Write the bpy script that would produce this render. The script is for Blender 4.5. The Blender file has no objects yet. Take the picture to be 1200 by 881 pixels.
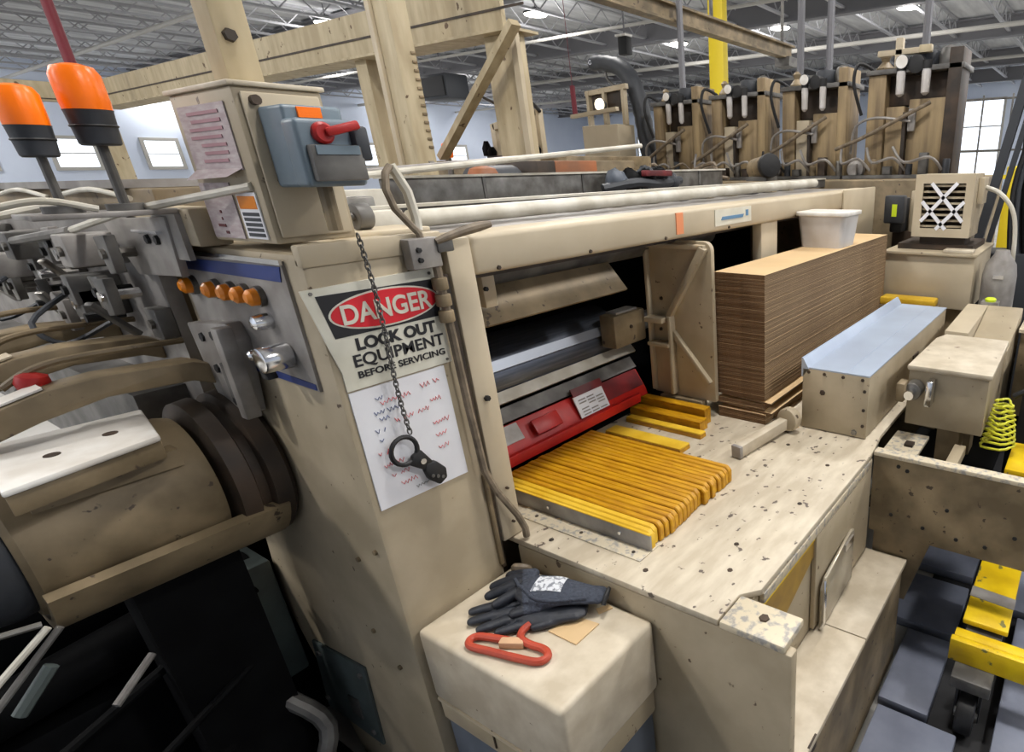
import bpy, bmesh, math, random
from mathutils import Vector, Matrix
random.seed(7)
PI = math.pi
C = bpy.context.scene.collection
SC = bpy.context.scene

# ------------------------------------------------------------------ camera
cam_d = bpy.data.cameras.new('camera')
cam = bpy.data.objects.new('camera', cam_d)
C.objects.link(cam)
cam_d.sensor_fit = 'HORIZONTAL'
cam_d.sensor_width = 36.0
cam_d.lens = 691.5 / 1200 * 36.0
cam_d.shift_x = (600 - 859.9) / 1200
cam_d.shift_y = (483.3 - 440.5) / 1200
cam_d.clip_start = 0.02
cam_d.clip_end = 200
_r = Vector((0.5070, -0.8617, -0.0202)); _d = Vector((-0.3391, -0.1774, -0.9239)); _f = Vector((0.7924, 0.4753, -0.3821))
_r.normalize(); _f = (_f - _r * _f.dot(_r)).normalized(); _u = _r.cross(_f)
cam.matrix_world = Matrix(((_r.x, _u.x, -_f.x, 0), (_r.y, _u.y, -_f.y, 0), (_r.z, _u.z, -_f.z, 1.75), (0, 0, 0, 1)))
SC.camera = cam

# ------------------------------------------------------------------ world and exposure
w = bpy.data.worlds.new('world'); SC.world = w; w.use_nodes = True
w.node_tree.nodes['Background'].inputs[0].default_value = (0.80, 0.88, 1.0, 1)
w.node_tree.nodes['Background'].inputs[1].default_value = 0.35
SC.view_settings.view_transform = 'Standard'
SC.view_settings.look = 'None'
SC.view_settings.gamma = 1.0
SC.view_settings.use_curve_mapping = False
SC.view_settings.exposure = -0.18
LAMP_W = 100.0          # each high-bay lamp, watts
LAMP_FILL = 92.0           # added point light under each lamp, brightens roof and walls
LAMP_COL = (1.0, 0.97, 0.945)

# ------------------------------------------------------------------ materials
def lin(c):
    return tuple(((v / 255) / 12.92 if v / 255 <= 0.04045 else ((v / 255 + 0.055) / 1.055) ** 2.4) for v in c) + (1,)
def mat(name, rgb, rough=0.6, metal=0.0, rgb2=None, scale=6.0, detail=6, chips=None, chip_amt=0.62, chip_scale=30, bump=0.0, emit=None, emit_s=0, alpha=1.0, stretch=(1, 1, 1), trans=0, lo=0.38, hi=0.68):
    m = bpy.data.materials.new(name); m.use_nodes = True
    nt = m.node_tree; N = nt.nodes; L = nt.links; b = N['Principled BSDF']
    b.inputs['Roughness'].default_value = rough; b.inputs['Metallic'].default_value = metal
    b.inputs['Base Color'].default_value = lin(rgb)
    if emit: b.inputs['Emission Color'].default_value = lin(emit); b.inputs['Emission Strength'].default_value = emit_s
    if trans: b.inputs['Transmission Weight'].default_value = trans
    if alpha < 1: b.inputs['Alpha'].default_value = alpha
    if rgb2 or chips or bump:
        tc = N.new('ShaderNodeTexCoord'); mp = N.new('ShaderNodeMapping'); mp.inputs['Scale'].default_value = stretch
        L.new(tc.outputs['Object'], mp.inputs[0])
        n1 = N.new('ShaderNodeTexNoise'); n1.inputs['Scale'].default_value = scale; n1.inputs['Detail'].default_value = detail
        L.new(mp.outputs[0], n1.inputs['Vector'])
        r1 = N.new('ShaderNodeValToRGB'); r1.color_ramp.elements[0].position = lo; r1.color_ramp.elements[1].position = hi
        r1.color_ramp.elements[0].color = lin(rgb2 or rgb); r1.color_ramp.elements[1].color = lin(rgb)
        L.new(n1.outputs['Fac'], r1.inputs[0]); out = r1.outputs[0]
        if chips:
            n2 = N.new('ShaderNodeTexNoise'); n2.inputs['Scale'].default_value = chip_scale; n2.inputs['Detail'].default_value = 3
            L.new(tc.outputs['Object'], n2.inputs['Vector'])
            r2 = N.new('ShaderNodeValToRGB'); r2.color_ramp.elements[0].position = chip_amt; r2.color_ramp.elements[1].position = chip_amt + 0.035
            r2.color_ramp.elements[0].color = (0, 0, 0, 1); r2.color_ramp.elements[1].color = (1, 1, 1, 1)
            L.new(n2.outputs['Fac'], r2.inputs[0])
            mx = N.new('ShaderNodeMixRGB'); mx.inputs[2].default_value = lin(chips)
            L.new(r2.outputs[0], mx.inputs[0]); L.new(out, mx.inputs[1]); out = mx.outputs[0]
        L.new(out, b.inputs['Base Color'])
        if bump:
            bp = N.new('ShaderNodeBump'); bp.inputs['Strength'].default_value = bump; bp.inputs['Distance'].default_value = 0.01
            L.new(n1.outputs['Fac'], bp.inputs['Height']); L.new(bp.outputs[0], b.inputs['Normal'])
    return m
BEIGE = (188, 174, 148)
def dull(m):
    m.node_tree.nodes['Principled BSDF'].inputs['Specular IOR Level'].default_value = .08; return m
M = {
 'beige': mat('beige_paint', BEIGE, .5, 0, (166, 152, 126), 5, chips=(92, 76, 58), chip_amt=.70, chip_scale=38),
 'beige_clean': mat('beige_paint_clean', (196, 183, 158), .5, 0, (182, 168, 142), 4),
 'beige_dirty': mat('beige_paint_dirty', (150, 132, 102), .55, 0, (106, 92, 68), 7, chips=(70, 58, 45), chip_amt=.67, chip_scale=34),
 'table': mat('worn_table_paint', (206, 195, 173), .5, 0, (184, 171, 148), 9, chips=(96, 84, 74), chip_amt=.655, chip_scale=36, stretch=(1, 3, 1)),
 'pedestal': mat('grimy_cream_paint', (210, 199, 178), .5, 0, (184, 171, 148), 12, chips=(120, 98, 76), chip_amt=.72, chip_scale=30),
 'tower': mat('grimy_tower_paint', (168, 146, 108), .6, 0, (118, 100, 74), 4, stretch=(4, 4, .5)),
 'bare_edge': mat('chipped_bare_edge', (208, 196, 170), .5, .1, (158, 154, 148), 55, lo=.36, hi=.5),
 'column': mat('tan_column_paint', (192, 178, 146), .55, 0, (168, 152, 120), 5, stretch=(3, 3, .6), chips=(92, 70, 44), chip_amt=.68, chip_scale=14),
 'steel': mat('worn_steel', (150, 148, 142), .38, .75, (104, 100, 94), 14),
 'dark_steel': mat('dark_steel', (118, 116, 112), .5, .25, (80, 78, 75), 12),
 'grey_metal': mat('grey_machine_metal', (166, 162, 157), .45, .2, (128, 123, 118), 10),
 'bright': mat('bright_chrome', (225, 226, 228), .18, 1.0),
 'silver': mat('polished_roller_steel', (122, 128, 140), .42, .9, (98, 104, 114), 30, stretch=(.2, 4, 4)),
 'galv': mat('galvanised_sheet', (186, 200, 218), .42, .35, (170, 182, 200), 3),
 'black': mat('black_rubber', (26, 26, 27), .6),
 'void': dull(mat('shade_black_metal', (18, 19, 20), .6, 0, (10, 10, 11), 8)),  # deep shade put into the colour; also used for plain black parts
 'dark_grey': mat('dark_grey_plastic', (52, 55, 60), .5),
 'floor_tile': mat('dark_slate_rubber', (134, 140, 156), .5, 0, (116, 121, 136), 7), 'mat': mat('black_mat', (24, 24, 26), .7),
 'floor': mat('worn_concrete', (196, 194, 188), .6, 0, (172, 170, 164), 2),
 'yellow': mat('machine_yellow', (238, 205, 16), .45, 0, (214, 176, 12), 9, chips=(120, 112, 60), chip_amt=.64, chip_scale=22),
 'slat': mat('amber_urethane_slat', (206, 154, 12), .45, 0, (176, 122, 8), 16, stretch=(8, 1, 3)),
 'slat_new': mat('yellow_urethane_slat', (236, 196, 62), .45, 0, (212, 168, 34), 10),
 'orange': mat('amber_lens', (255, 120, 8), .3, 0, emit=(255, 110, 0), emit_s=.12),
 'amber': mat('amber_indicator', (225, 130, 10), .3),
 'red': mat('red_paint', (205, 36, 28), .4, 0, (160, 30, 28), 8),
 'dark_red': mat('dark_red_paint', (128, 30, 34), .5, 0, (84, 26, 30), 10),
 'sign_red': mat('sign_red', (212, 32, 44), .45),
 'red_ink': mat('red_ink', (216, 92, 92), .8), 'faded_ink': mat('faded_red_ink', (172, 134, 140), .8), 'blue_ink': mat('blue_ink', (84, 96, 140), .8),
 'sign_white': mat('sign_white', (228, 226, 212), .5, 0, (206, 203, 186), 10),
 'sign_black': mat('sign_black', (30, 30, 34), .5),
 'paper': mat('paper', (236, 237, 240), .8, 0, (226, 226, 230), 5),
 'old_paper': mat('old_paper', (196, 188, 186), .8, 0, (176, 160, 162), 30, stretch=(1, 1, 5)),
 'switch_grey': mat('switch_grey_enamel', (112, 128, 138), .4, 0, (98, 112, 122), 5),
 'blue': mat('blue_strip', (36, 56, 120), .5), 'blue_grey': mat('blue_grey_paint', (96, 103, 114), .5, 0, (82, 89, 99), 5),
 'teal': mat('teal_grey_plate', (92, 104, 102), .5, 0, (74, 82, 80), 8),
 'white_plate': mat('bright_worn_plate', (240, 238, 232), .4, .1, (214, 208, 198), 10),
 'cardboard': mat('cardboard_kraft', (206, 177, 134), .85, 0, (196, 166, 122), 4), 'card_side_shade': mat('cardboard_long_edge_shade', (128, 106, 78), .9, 0, (118, 96, 70), 5),
 'card_edge_shade': mat('cardboard_edge_shade', (126, 98, 70), .9, 0, (110, 84, 58), 40),  # edge tones darkened by side, shade of the stack put into colour
 'glove': mat('slate_knit', (62, 68, 80), .85, 0, (50, 55, 66), 120, bump=.5),
 'glove_dip': mat('black_nitrile', (38, 42, 50), .5, 0, (30, 33, 40), 40, bump=.3),
 'print': mat('pale_print', (205, 208, 212), .6, 0, (120, 124, 132), 90, lo=.42, hi=.5),
 'wall': mat('pale_blue_wall', (214, 224, 240), .8, 0, (204, 214, 232), .5),
 'ceiling': mat('roof_deck', (222, 224, 226), .8, 0, (190, 192, 196), 1.2, stretch=(.5, 3, 1)),
 'joist': mat('joist_steel', (168, 169, 173), .6, 0), 'girder': mat('girder_steel', (118, 118, 122), .6, 0),
 'pale_pipe': mat('pale_pipe', (176, 174, 168), .5),
 'window': mat('daylit_pane', (235, 242, 250), .3, 0, emit=(235, 244, 255), emit_s=1.6),
 'lamp': mat('lamp_diffuser', (255, 255, 250), .3, 0, emit=(255, 250, 236), emit_s=9),
 'lamp_small': mat('work_lamp_glass', (255, 250, 230), .3, 0, emit=(255, 244, 214), emit_s=2.2),
 'bucket': mat('translucent_white_plastic', (216, 214, 212), .45, 0, (190, 184, 178), 5),
 'coil': mat('yellow_green_hose', (214, 214, 60), .4),
 'hose': mat('grimy_hose', (140, 126, 106), .6, 0, (104, 92, 76), 30),
 'white_tube': mat('white_tube', (214, 210, 198), .45, 0, (186, 180, 164), 12),
 'rust': mat('rust_orange_paint', (170, 96, 48), .6, 0, (128, 84, 56), 6),
 'brown': mat('dark_brown_oily', (74, 58, 44), .6, 0, (46, 38, 30), 9),
 'clear': mat('scuffed_clear_plate', (176, 170, 154), .25, .2, (150, 140, 120), 5),
 'lime': mat('lime_label', (214, 236, 40), .5), 'maroon': mat('maroon_pipe', (112, 18, 34), .5),
 'label_blue': mat('label_blue', (92, 134, 170), .6),
 'yellow_column': mat('yellow_column_paint', (222, 196, 30), .5),
 'tape': mat('tan_tape', (198, 160, 124), .7), 'orange_tape': mat('orange_tape', (226, 142, 96), .7),
}

# ------------------------------------------------------------------ geometry helpers (world coordinates)
ORG = {}
class G:
    def __init__(s): s.v = []; s.f = []
    def add(s, vs, fs):
        o = len(s.v); s.v += [Vector(p) for p in vs]; s.f += [tuple(i + o for i in f) for f in fs]; return s
    def box(s, x0, x1, y0, y1, z0, z1):
        return s.add([(x0, y0, z0), (x1, y0, z0), (x1, y1, z0), (x0, y1, z0), (x0, y0, z1), (x1, y0, z1), (x1, y1, z1), (x0, y1, z1)],
                     [(0, 3, 2, 1), (4, 5, 6, 7), (0, 1, 5, 4), (1, 2, 6, 5), (2, 3, 7, 6), (3, 0, 4, 7)])
    def obox(s, p0, p1, wy, wz, up=(0, 0, 1)):      # bar from p0 to p1 with a rectangular section
        p0 = Vector(p0); p1 = Vector(p1); d = (p1 - p0).normalized(); a = Vector(up).cross(d).normalized() * wy / 2; b = d.cross(a).normalized() * wz / 2
        q = [p0 - a - b, p0 + a - b, p0 + a + b, p0 - a + b, p1 - a - b, p1 + a - b, p1 + a + b, p1 - a + b]
        return s.add(q, [(0, 3, 2, 1), (4, 5, 6, 7), (0, 1, 5, 4), (1, 2, 6, 5), (2, 3, 7, 6), (3, 0, 4, 7)])
    def prism(s, poly, ext):
        n = len(poly); e = Vector(ext); P = [Vector(p) for p in poly]
        nor = Vector((0, 0, 0))
        for i in range(n): nor += (P[i] - P[0]).cross(P[(i + 1) % n] - P[0])
        if nor.dot(e) > 0: P = P[::-1]
        return s.add(P + [p + e for p in P], [tuple(range(n)), tuple(range(2 * n - 1, n - 1, -1))] + [(i, n + i, n + (i + 1) % n, (i + 1) % n) for i in range(n)])
    def cyl(s, p0, p1, r, r2=None, n=16):
        return s.tube([p0, p1], [r, r if r2 is None else r2], n)
    def tube(s, pts, r, n=8, closed=False):
        P = [Vector(p) for p in pts]; k = len(P); R = r if isinstance(r, (list, tuple)) else [r] * k
        t0 = (P[1] - P[0]).normalized(); a = t0.orthogonal().normalized(); o = len(s.v); rings = []
        for i in range(k):
            if closed: t = (P[(i + 1) % k] - P[i - 1]).normalized()
            else: t = (P[min(i + 1, k - 1)] - P[max(i - 1, 0)]).normalized()
            a = (a - t * a.dot(t)).normalized(); b = t.cross(a)
            rings.append([P[i] + (a * math.cos(2 * PI * j / n) + b * math.sin(2 * PI * j / n)) * R[i] for j in range(n)])
        vs = [p for q in rings for p in q]; fs = []
        for i in range(k if closed else k - 1):
            i2 = (i + 1) % k
            for j in range(n): fs.append((i * n + j, i * n + (j + 1) % n, i2 * n + (j + 1) % n, i2 * n + j))
        if not closed: fs += [tuple(range(n - 1, -1, -1)), tuple((k - 1) * n + j for j in range(n))]
        return s.add(vs, fs)
    def lathe(s, base, axis, prof, n=20):           # prof: (distance along the axis, radius)
        b = Vector(base); ax = Vector(axis).normalized()
        return s.tube2([b + ax * h for h, r in prof], [r for h, r in prof], ax, n)
    def tube2(s, P, R, t, n):
        a = t.orthogonal().normalized(); b = t.cross(a); vs = []; fs = []; k = len(P)
        for i in range(k): vs += [P[i] + (a * math.cos(2 * PI * j / n) + b * math.sin(2 * PI * j / n)) * max(R[i], 1e-4) for j in range(n)]
        for i in range(k - 1):
            for j in range(n): fs.append((i * n + j, i * n + (j + 1) % n, (i + 1) * n + (j + 1) % n, (i + 1) * n + j))
        fs += [tuple(range(n - 1, -1, -1)), tuple((k - 1) * n + j for j in range(n))]
        return s.add(vs, fs)
    def ball(s, c, r, n=10):
        return s.lathe((c[0], c[1], c[2] - r), (0, 0, 1), [(r - r * math.cos(PI * i / n), r * math.sin(PI * i / n)) for i in range(n + 1)], 14)
    def build(s, name, m, parent=None, bev=0, seg=2, org=None, label=None):
        me = bpy.data.meshes.new(name)
        if parent is not None: o0 = ORG[parent.name]
        elif org is not None: o0 = Vector(org)
        else:
            lo = [min(p[i] for p in s.v) for i in range(3)]; hi = [max(p[i] for p in s.v) for i in range(3)]
            o0 = Vector(((lo[0] + hi[0]) / 2, (lo[1] + hi[1]) / 2, lo[2]))
        me.from_pydata([tuple(p - o0) for p in s.v], [], s.f)
        bm = bmesh.new(); bm.from_mesh(me)
        if bev:
            ed = [e for e in bm.edges if len(e.link_faces) == 2 and e.calc_face_angle(0) > .5]
            bmesh.ops.bevel(bm, geom=ed, offset=bev, segments=seg, affect='EDGES', profile=.5, clamp_overlap=True)
        bmesh.ops.recalc_face_normals(bm, faces=bm.faces)
        for f in bm.faces: f.smooth = True
        for e in bm.edges:
            if len(e.link_faces) != 2 or e.calc_face_angle(0) > .6: e.smooth = False
        bm.to_mesh(me); bm.free()
        me.materials.append(M[m] if isinstance(m, str) else m)
        ob = bpy.data.objects.new(name, me); C.objects.link(ob)
        if parent is not None:
            ob.parent = parent
        else: ob.location = o0
        ORG[ob.name] = o0
        if label: ob['label'] = label
        return ob
def thing(name, label, cat, loc, group=None):
    o = bpy.data.objects.new(name, None); o.empty_display_size = .1; C.objects.link(o); o.location = loc; ORG[o.name] = Vector(loc)
    return tag(o, label, cat, group)
def tag(o, label, cat, group=None, kind=None):
    o['label'] = label; o['category'] = cat
    if group: o['group'] = group
    if kind: o['kind'] = kind
    return o
def struct(o): o['kind'] = 'structure'; return o
def dup(root, loc, label, group=None):
    r = root.copy(); C.objects.link(r); r.location = loc; r['label'] = label
    if group: r['group'] = group
    for ch in list(root.children):
        c = ch.copy(); C.objects.link(c); c.parent = r
        for g in list(ch.children):
            d = g.copy(); C.objects.link(d); d.parent = c
    return r
def words(txt, name, size, org, xd, yd, m, parent, thick=.0006, width=None, bold=0):
    cu = bpy.data.curves.new(name, 'FONT'); cu.body = txt; cu.size = size; cu.extrude = thick; cu.align_x = 'CENTER'; cu.offset = bold
    tmp = bpy.data.objects.new('tmp', cu); C.objects.link(tmp)
    me = bpy.data.meshes.new_from_object(tmp.evaluated_get(bpy.context.evaluated_depsgraph_get()))
    bpy.data.objects.remove(tmp); bpy.data.curves.remove(cu)
    xd = Vector(xd).normalized(); yd = Vector(yd).normalized(); zd = xd.cross(yd); o0 = ORG[parent.name]
    xs = [v.co.x for v in me.vertices]; sx = 1
    if width: sx = width / (max(xs) - min(xs))
    for v in me.vertices: v.co = Vector(org) + xd * v.co.x * sx + yd * v.co.y + zd * v.co.z - o0
    me.materials.clear(); me.materials.append(M[m]); me.name = name
    ob = bpy.data.objects.new(name, me); C.objects.link(ob); ob.parent = parent; ORG[ob.name] = o0
    return ob
def bolt(p, n, r, parent, m='steel', h=.006, name='bolt'):
    p = Vector(p); n = Vector(n).normalized()
    return G().tube2([p - n * .002, p + n * h], [r, r * .85], n, 6).build(name, m, parent)

# ------------------------------------------------------------------ the hall
X0, X1, Y0, Y1, H = -8.0, 36.0, -10.0, 33.5, 5.85
struct(G().box(X0, X1, Y0, Y1, -.1, 0).build('floor', 'floor'))
struct(G().box(X0, X1, Y1, Y1 + .2, 0, H).build('wall_back', 'wall'))
struct(G().box(X1, X1 + .2, Y0, Y1, 0, H).build('wall_right', 'wall'))
struct(G().box(X0 - .2, X0, Y0, Y1, 0, H).build('wall_left', 'wall'))
struct(G().box(X0, X1, Y0 - .2, Y0, 0, H).build('wall_front', 'wall'))
ceil = struct(G().box(X0 - .2, X1 + .2, Y0 - .2, Y1 + .2, H, H + .15).build('ceiling', 'ceiling'))
ORG[ceil.name] = ceil.location.copy()
# open-web joists along X, girders along Y
def joist_mesh(y):
    g = G().box(X0, X1, y - .05, y + .05, H - .06, H - .001).box(X0, X1, y - .05, y + .05, H - .5, H - .45)
    x = X0
    while x < X1 - .6:
        g.obox((x, y, H - .06), (x + .45, y, H - .46), .025, .025, (0, 1, 0)); g.obox((x + .45, y, H - .46), (x + .9, y, H - .06), .025, .025, (0, 1, 0)); x += .9
    return g
j0 = joist_mesh(Y0 + .9).build('joist', 'joist', ceil)
y = Y0 + .9 + 1.55
while y < Y1 - .3:
    j = j0.copy(); C.objects.link(j); j.parent = ceil; j.location = (0, y - Y0 - .9, 0); y += 1.55
for x in (-1.5, 4.8, 10.8, 16.4, 22.0, 28.0, 33.2):
    G().box(x - .12, x + .12, Y0, Y1, H - .62, H - .58).box(x - .02, x + .02, Y0, Y1, H - .58, H - .1).box(x - .12, x + .12, Y0, Y1, H - .1, H - .06).build('girder', 'girder', ceil)
for x, z, r in ((7.2, H - .75, .05), (13.4, H - .8, .04), (19.4, H - .75, .06), (25.0, H - .75, .05)):
    G().cyl((x, Y0, z), (x, Y1, z), r, n=8).build('pipe', 'pale_pipe', ceil)
# daylit windows: back wall, right wall
wn = 0
def window_back(x0, x1, z0, z1):
    global wn; wn += 1
    f = G().box(x0 - .12, x1 + .12, Y1 - .08, Y1 + .02, z0 - .12, z0).box(x0 - .12, x1 + .12, Y1 - .08, Y1 + .02, z1, z1 + .12).box(x0 - .12, x0, Y1 - .08, Y1 + .02, z0, z1).box(x1, x1 + .12, Y1 - .08, Y1 + .02, z0, z1)
    o = struct(f.build('window_%d' % wn, 'pale_pipe')); G().box(x0, x1, Y1 - .04, Y1 - .01, z0, z1).build('pane', 'window', o)
    G().box(x0, x1, Y1 - .06, Y1 - .035, (z0 + z1) / 2 - .02, (z0 + z1) / 2 + .02).build('glazing_bar', 'pale_pipe', o)
for x0, x1 in ((5.0, 6.15), (7.75, 8.85), (10.4, 11.4), (13.2, 14.3), (15.9, 17.0), (18.5, 19.9), (21.2, 22.6), (24, 25.2)):
    window_back(x0, x1, 2.3, 3.25)
def window_right(y0, y1, z0, z1, bars):
    global wn; wn += 1
    f = G().box(X1 - .08, X1 + .02, y0 - .12, y1 + .12, z0 - .12, z0).box(X1 - .08, X1 + .02, y0 - .12, y1 + .12, z1, z1 + .12).box(X1 - .08, X1 + .02, y0 - .12, y0, z0, z1).box(X1 - .08, X1 + .02, y1, y1 + .12, z0, z1)
    o = struct(f.build('window_%d' % wn, 'pale_pipe')); G().box(X1 - .04, X1 - .01, y0, y1, z0, z1).build('pane', 'window', o)
    for k in range(1, bars): G().box(X1 - .06, X1 - .035, y0, y1, z0 + (z1 - z0) * k / bars - .03, z0 + (z1 - z0) * k / bars + .03).build('glazing_bar', 'pale_pipe', o)
window_right(5.2, 10.2, 1.1, 4.7, 3)
window_right(13.2, 15.0, 2.0, 4.0, 2)
window_right(27.3, 28.9, 2.1, 3.8, 2)

# high-bay lamps: round discs hung from the joists; each carries its disc light plus an added fill point
def lamp(x, y, lab, z=5.2):
    t = thing('high_bay_lamp', lab, 'lamp', (x, y, z), 'high-bay lamps under the roof')
    G().lathe((x, y, z), (0, 0, 1), [(.02, .30), (.06, .30), (.10, .16), (.16, .12)], 20).build('housing', 'dark_grey', t)
    G().cyl((x, y, z + .15), (x, y, H - .02), .012, n=6).build('hanger', 'girder', t)
    G().lathe((x, y, z), (0, 0, 1), [(0, .27), (.02, .285)], 20).build('diffuser', 'lamp', t)
    ld = bpy.data.lights.new('lamp_light', 'AREA'); ld.shape = 'DISK'; ld.size = .5; ld.energy = LAMP_W; ld.color = LAMP_COL
    lo = bpy.data.objects.new('lamp_light', ld); C.objects.link(lo); lo.parent = t; lo.location = (0, 0, -.02)
    pd = bpy.data.lights.new('fill_light', 'POINT'); pd.shadow_soft_size = .2; pd.energy = LAMP_FILL; pd.color = LAMP_COL  # added fill point, lights roof and walls from below the housing
    po = bpy.data.objects.new('fill_light', pd); C.objects.link(po); po.parent = t; po.location = (0, 0, -.24)
    return t
for x, y, lab in ((10.1, 18.0, 'high-bay lamp glaring above the left gantry beam'), (11.3, 33.0, 'far high-bay lamp low over the corner of the gantry'),
                  (12.6, 13.1, 'high-bay lamp just above the head of the wide gantry column'), (17.7, 8.8, 'high-bay lamp right of the yellow column'),
                  (17.5, 5.1, 'high-bay lamp at the top edge, above the far right pump tower'), (20.4, 26.6, 'small far high-bay lamp between post and diagonal brace'),
                  (21.3, 32.8, 'small far high-bay lamp left of the tan gantry post'), (17.8, 12.4, 'high-bay lamp beside the overhead crane rail, left of the yellow column'),
                  (25.5, 30, 'added high-bay lamp hidden behind the wide gantry column, brightening the back wall'), (13, 24, 'added high-bay lamp hidden behind the long gantry beam, brightening the back wall'), (28.4, 26.2, 'far high-bay lamp above the dark duct elbow')):  # the two hidden lamps are added to brighten the back wall
    lamp(x, y, lab, 5.4)
# added lamps out of the picture, placed to light walls and machine faces
for x, y in [(1.5, -3.6), (1.5, .4), (5.3, -3.6), (5.3, .4), (9.2, -3.6), (13.4, -5), (13.4, -1.2), (18, -1.2), (18, -6), (23, -.8), (28, 0), (33, .8), (2.0, 19), (3.0, 24.5), (4.5, 31), (5.2, 5.2), (-2.4, 3.6), (-2.4, 7.2), (-2.4, 10.8), (-6, 5.4), (-3, 15.0)]:
    lamp(x, y, 'added high-bay lamp overhead, out of the picture, placed for its light')

# ------------------------------------------------------------------ the machine: end frame, top beam, dark interior
mf = thing('feeder_machine', 'tall tan machine end frame carrying the danger sign, with long beam over the feed opening', 'machine', (.53, 1.21, 0))
G().prism([(.53, 1.21, 0), (.53, 1.70, 0), (.53, 1.92, .6), (.53, 1.78, 1.29), (.53, 1.78, 1.625), (.53, 1.21, 1.625)], (.275, 0, 0)).build('end_frame', 'beige', mf, .012)
G().box(.812, .874, 1.200, 1.36, .851, 1.622).build('front_post', 'beige_clean', mf, .005, 2)
G().box(.875, 3.72, 1.203, 1.33, 1.535, 1.625).build('top_beam', 'beige_clean', mf, .012, 3)
G().box(3.18, 3.70, 1.19, 1.203, 1.35, 1.632).build('beam_end_plate', 'beige_clean', mf, .006)
G().box(.53, .81, 1.205, 1.23, 1.6, 1.640).build('ledge', 'beige_clean', mf, .004)
G().box(2.285, 2.435, 1.215, 1.26, 1.0, 1.536).build('beam_leg', 'beige_clean', mf, .004)
G().box(2.9, 3.15, 1.215, 1.26, .86, 1.536).build('beam_leg', 'beige_dirty', mf, .004)
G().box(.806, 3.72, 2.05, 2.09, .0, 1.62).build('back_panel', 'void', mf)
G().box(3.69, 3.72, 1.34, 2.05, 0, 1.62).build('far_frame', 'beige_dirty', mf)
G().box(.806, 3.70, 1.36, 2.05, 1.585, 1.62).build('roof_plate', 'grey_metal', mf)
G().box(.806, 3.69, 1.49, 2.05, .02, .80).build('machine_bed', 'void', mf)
G().box(.874, 3.68, 1.30, 1.33, 1.512, 1.534).build('beam_lip', 'brown', mf)
for x in (.94, 1.25, 1.6, 2.0, 2.6): bolt((x, 1.205, 1.545), (0, -1, 0), .006, mf, 'brown')
bolt((.838, 1.195, 1.25), (0, -1, 0), .008, mf, 'black')
for z in (.9, 1.0): bolt((.845, 1.195, z), (0, -1, 0), .004, mf, 'brown')
# seam, conduit and clips down the post
G().box(.796, .806, 1.203, 1.213, .78, 1.55).build('seam', 'brown', mf)
G().tube([(.775, 1.19, 1.60), (.778, 1.19, 1.45), (.782, 1.19, 1.25), (.786, 1.185, 1.08), (.80, 1.175, 1.02), (.84, 1.165, .93), (.852, 1.16, .885), (.852, 1.16, .86)], .009, 8).build('conduit', 'hose', mf)
for z in (1.535, 1.50, 1.465): G().cyl((.775, 1.19, z - .013), (.775, 1.19, z + .013), .0165, n=10).build('conduit_nut', 'beige_dirty', mf, .003)
G().box(.79, .802, 1.2, 1.212, .79, 1.06).build('corner_rod', 'beige_dirty', mf, .004)
# weathered label plate and orange tape on the beam
lp = G().box(1.90, 2.17, 1.200, 1.204, 1.555, 1.612).build('name_plate', 'sign_white', mf)
G().prism([(1.94, 1.1985, 1.574), (2.10, 1.1985, 1.574), (2.11, 1.1985, 1.586), (1.95, 1.1985, 1.586)], (0, .0015, 0)).build('faded_print', 'label_blue', lp)
G().box(2.125, 2.145, 1.1985, 1.2, 1.578, 1.60).build('emblem_mark', 'label_blue', lp)
G().box(1.66, 1.70, 1.2, 1.204, 1.55, 1.618).build('tape_strip', 'orange_tape', mf)
# side of the frame: blue-grey access plate low down
ap = G().prism([(.522, 1.79, .485), (.522, 1.50, .52), (.522, 1.54, .20), (.522, 1.85, .19)], (.01, 0, 0)).build('access_plate', 'teal', mf, .004)
for p in ((1.76, .45), (1.53, .48), (1.57, .24), (1.82, .24)): bolt((.522, p[0], p[1]), (-1, 0, 0), .01, mf, 'dark_steel')
G().prism([(.526, 1.66, .34), (.526, 1.60, .35), (.526, 1.61, .27), (.526, 1.66, .27)], (-.008, 0, 0)).build('latch', 'dark_steel', mf)
for y_, z_ in ((1.38, .70), (1.30, .62), (1.34, .93), (1.6, 1.2), (1.25, .98)): bolt((.53, y_, z_), (-1, 0, 0), .007, mf, 'beige_dirty')

# rollers, guards and gate inside the feed opening
ro = thing('feed_roller', 'big polished steel roller with a bright blade edge inside the feed opening', 'roller', (1.35, 1.68, 1.006))
G().cyl((.88, 1.68, 1.131), (1.73, 1.68, 1.131), .125, n=40).build('drum', 'silver', ro)
G().cyl((1.73, 1.68, 1.131), (2.2, 1.68, 1.131), .04, n=14).build('shaft', 'dark_steel', ro)
G().prism([(.88, 1.560, 1.168), (.88, 1.545, 1.176), (.88, 1.558, 1.206), (.88, 1.573, 1.199)], (.83, 0, 0)).build('blade', mat('worn_blade_steel', (170, 176, 186), .38, .8), ro)
gd = thing('upper_guard', 'tan guard plate hung under a dark bar at the top of the feed opening', 'guard', (.95, 1.36, 1.375))
G().prism([(.962, 1.35, 1.376), (.962, 1.358, 1.37), (.962, 1.435, 1.455), (.962, 1.428, 1.462)], (.60, 0, 0)).build('guard_plate', 'beige_dirty', gd)
G().cyl((.90, 1.47, 1.50), (2.25, 1.47, 1.50), .05, n=20).build('bar', 'dark_steel', gd)
G().box(.985, 1.025, 1.335, 1.36, 1.425, 1.53).build('hanger', 'beige_clean', gd, .004)
bolt((.992, 1.335, 1.475), (0, -1, 0), .007, gd, 'black')
gt = thing('feed_gate', 'red feed gate bar along the back of the yellow slats', 'gate bar', (1.3, 1.45, .9))
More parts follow.
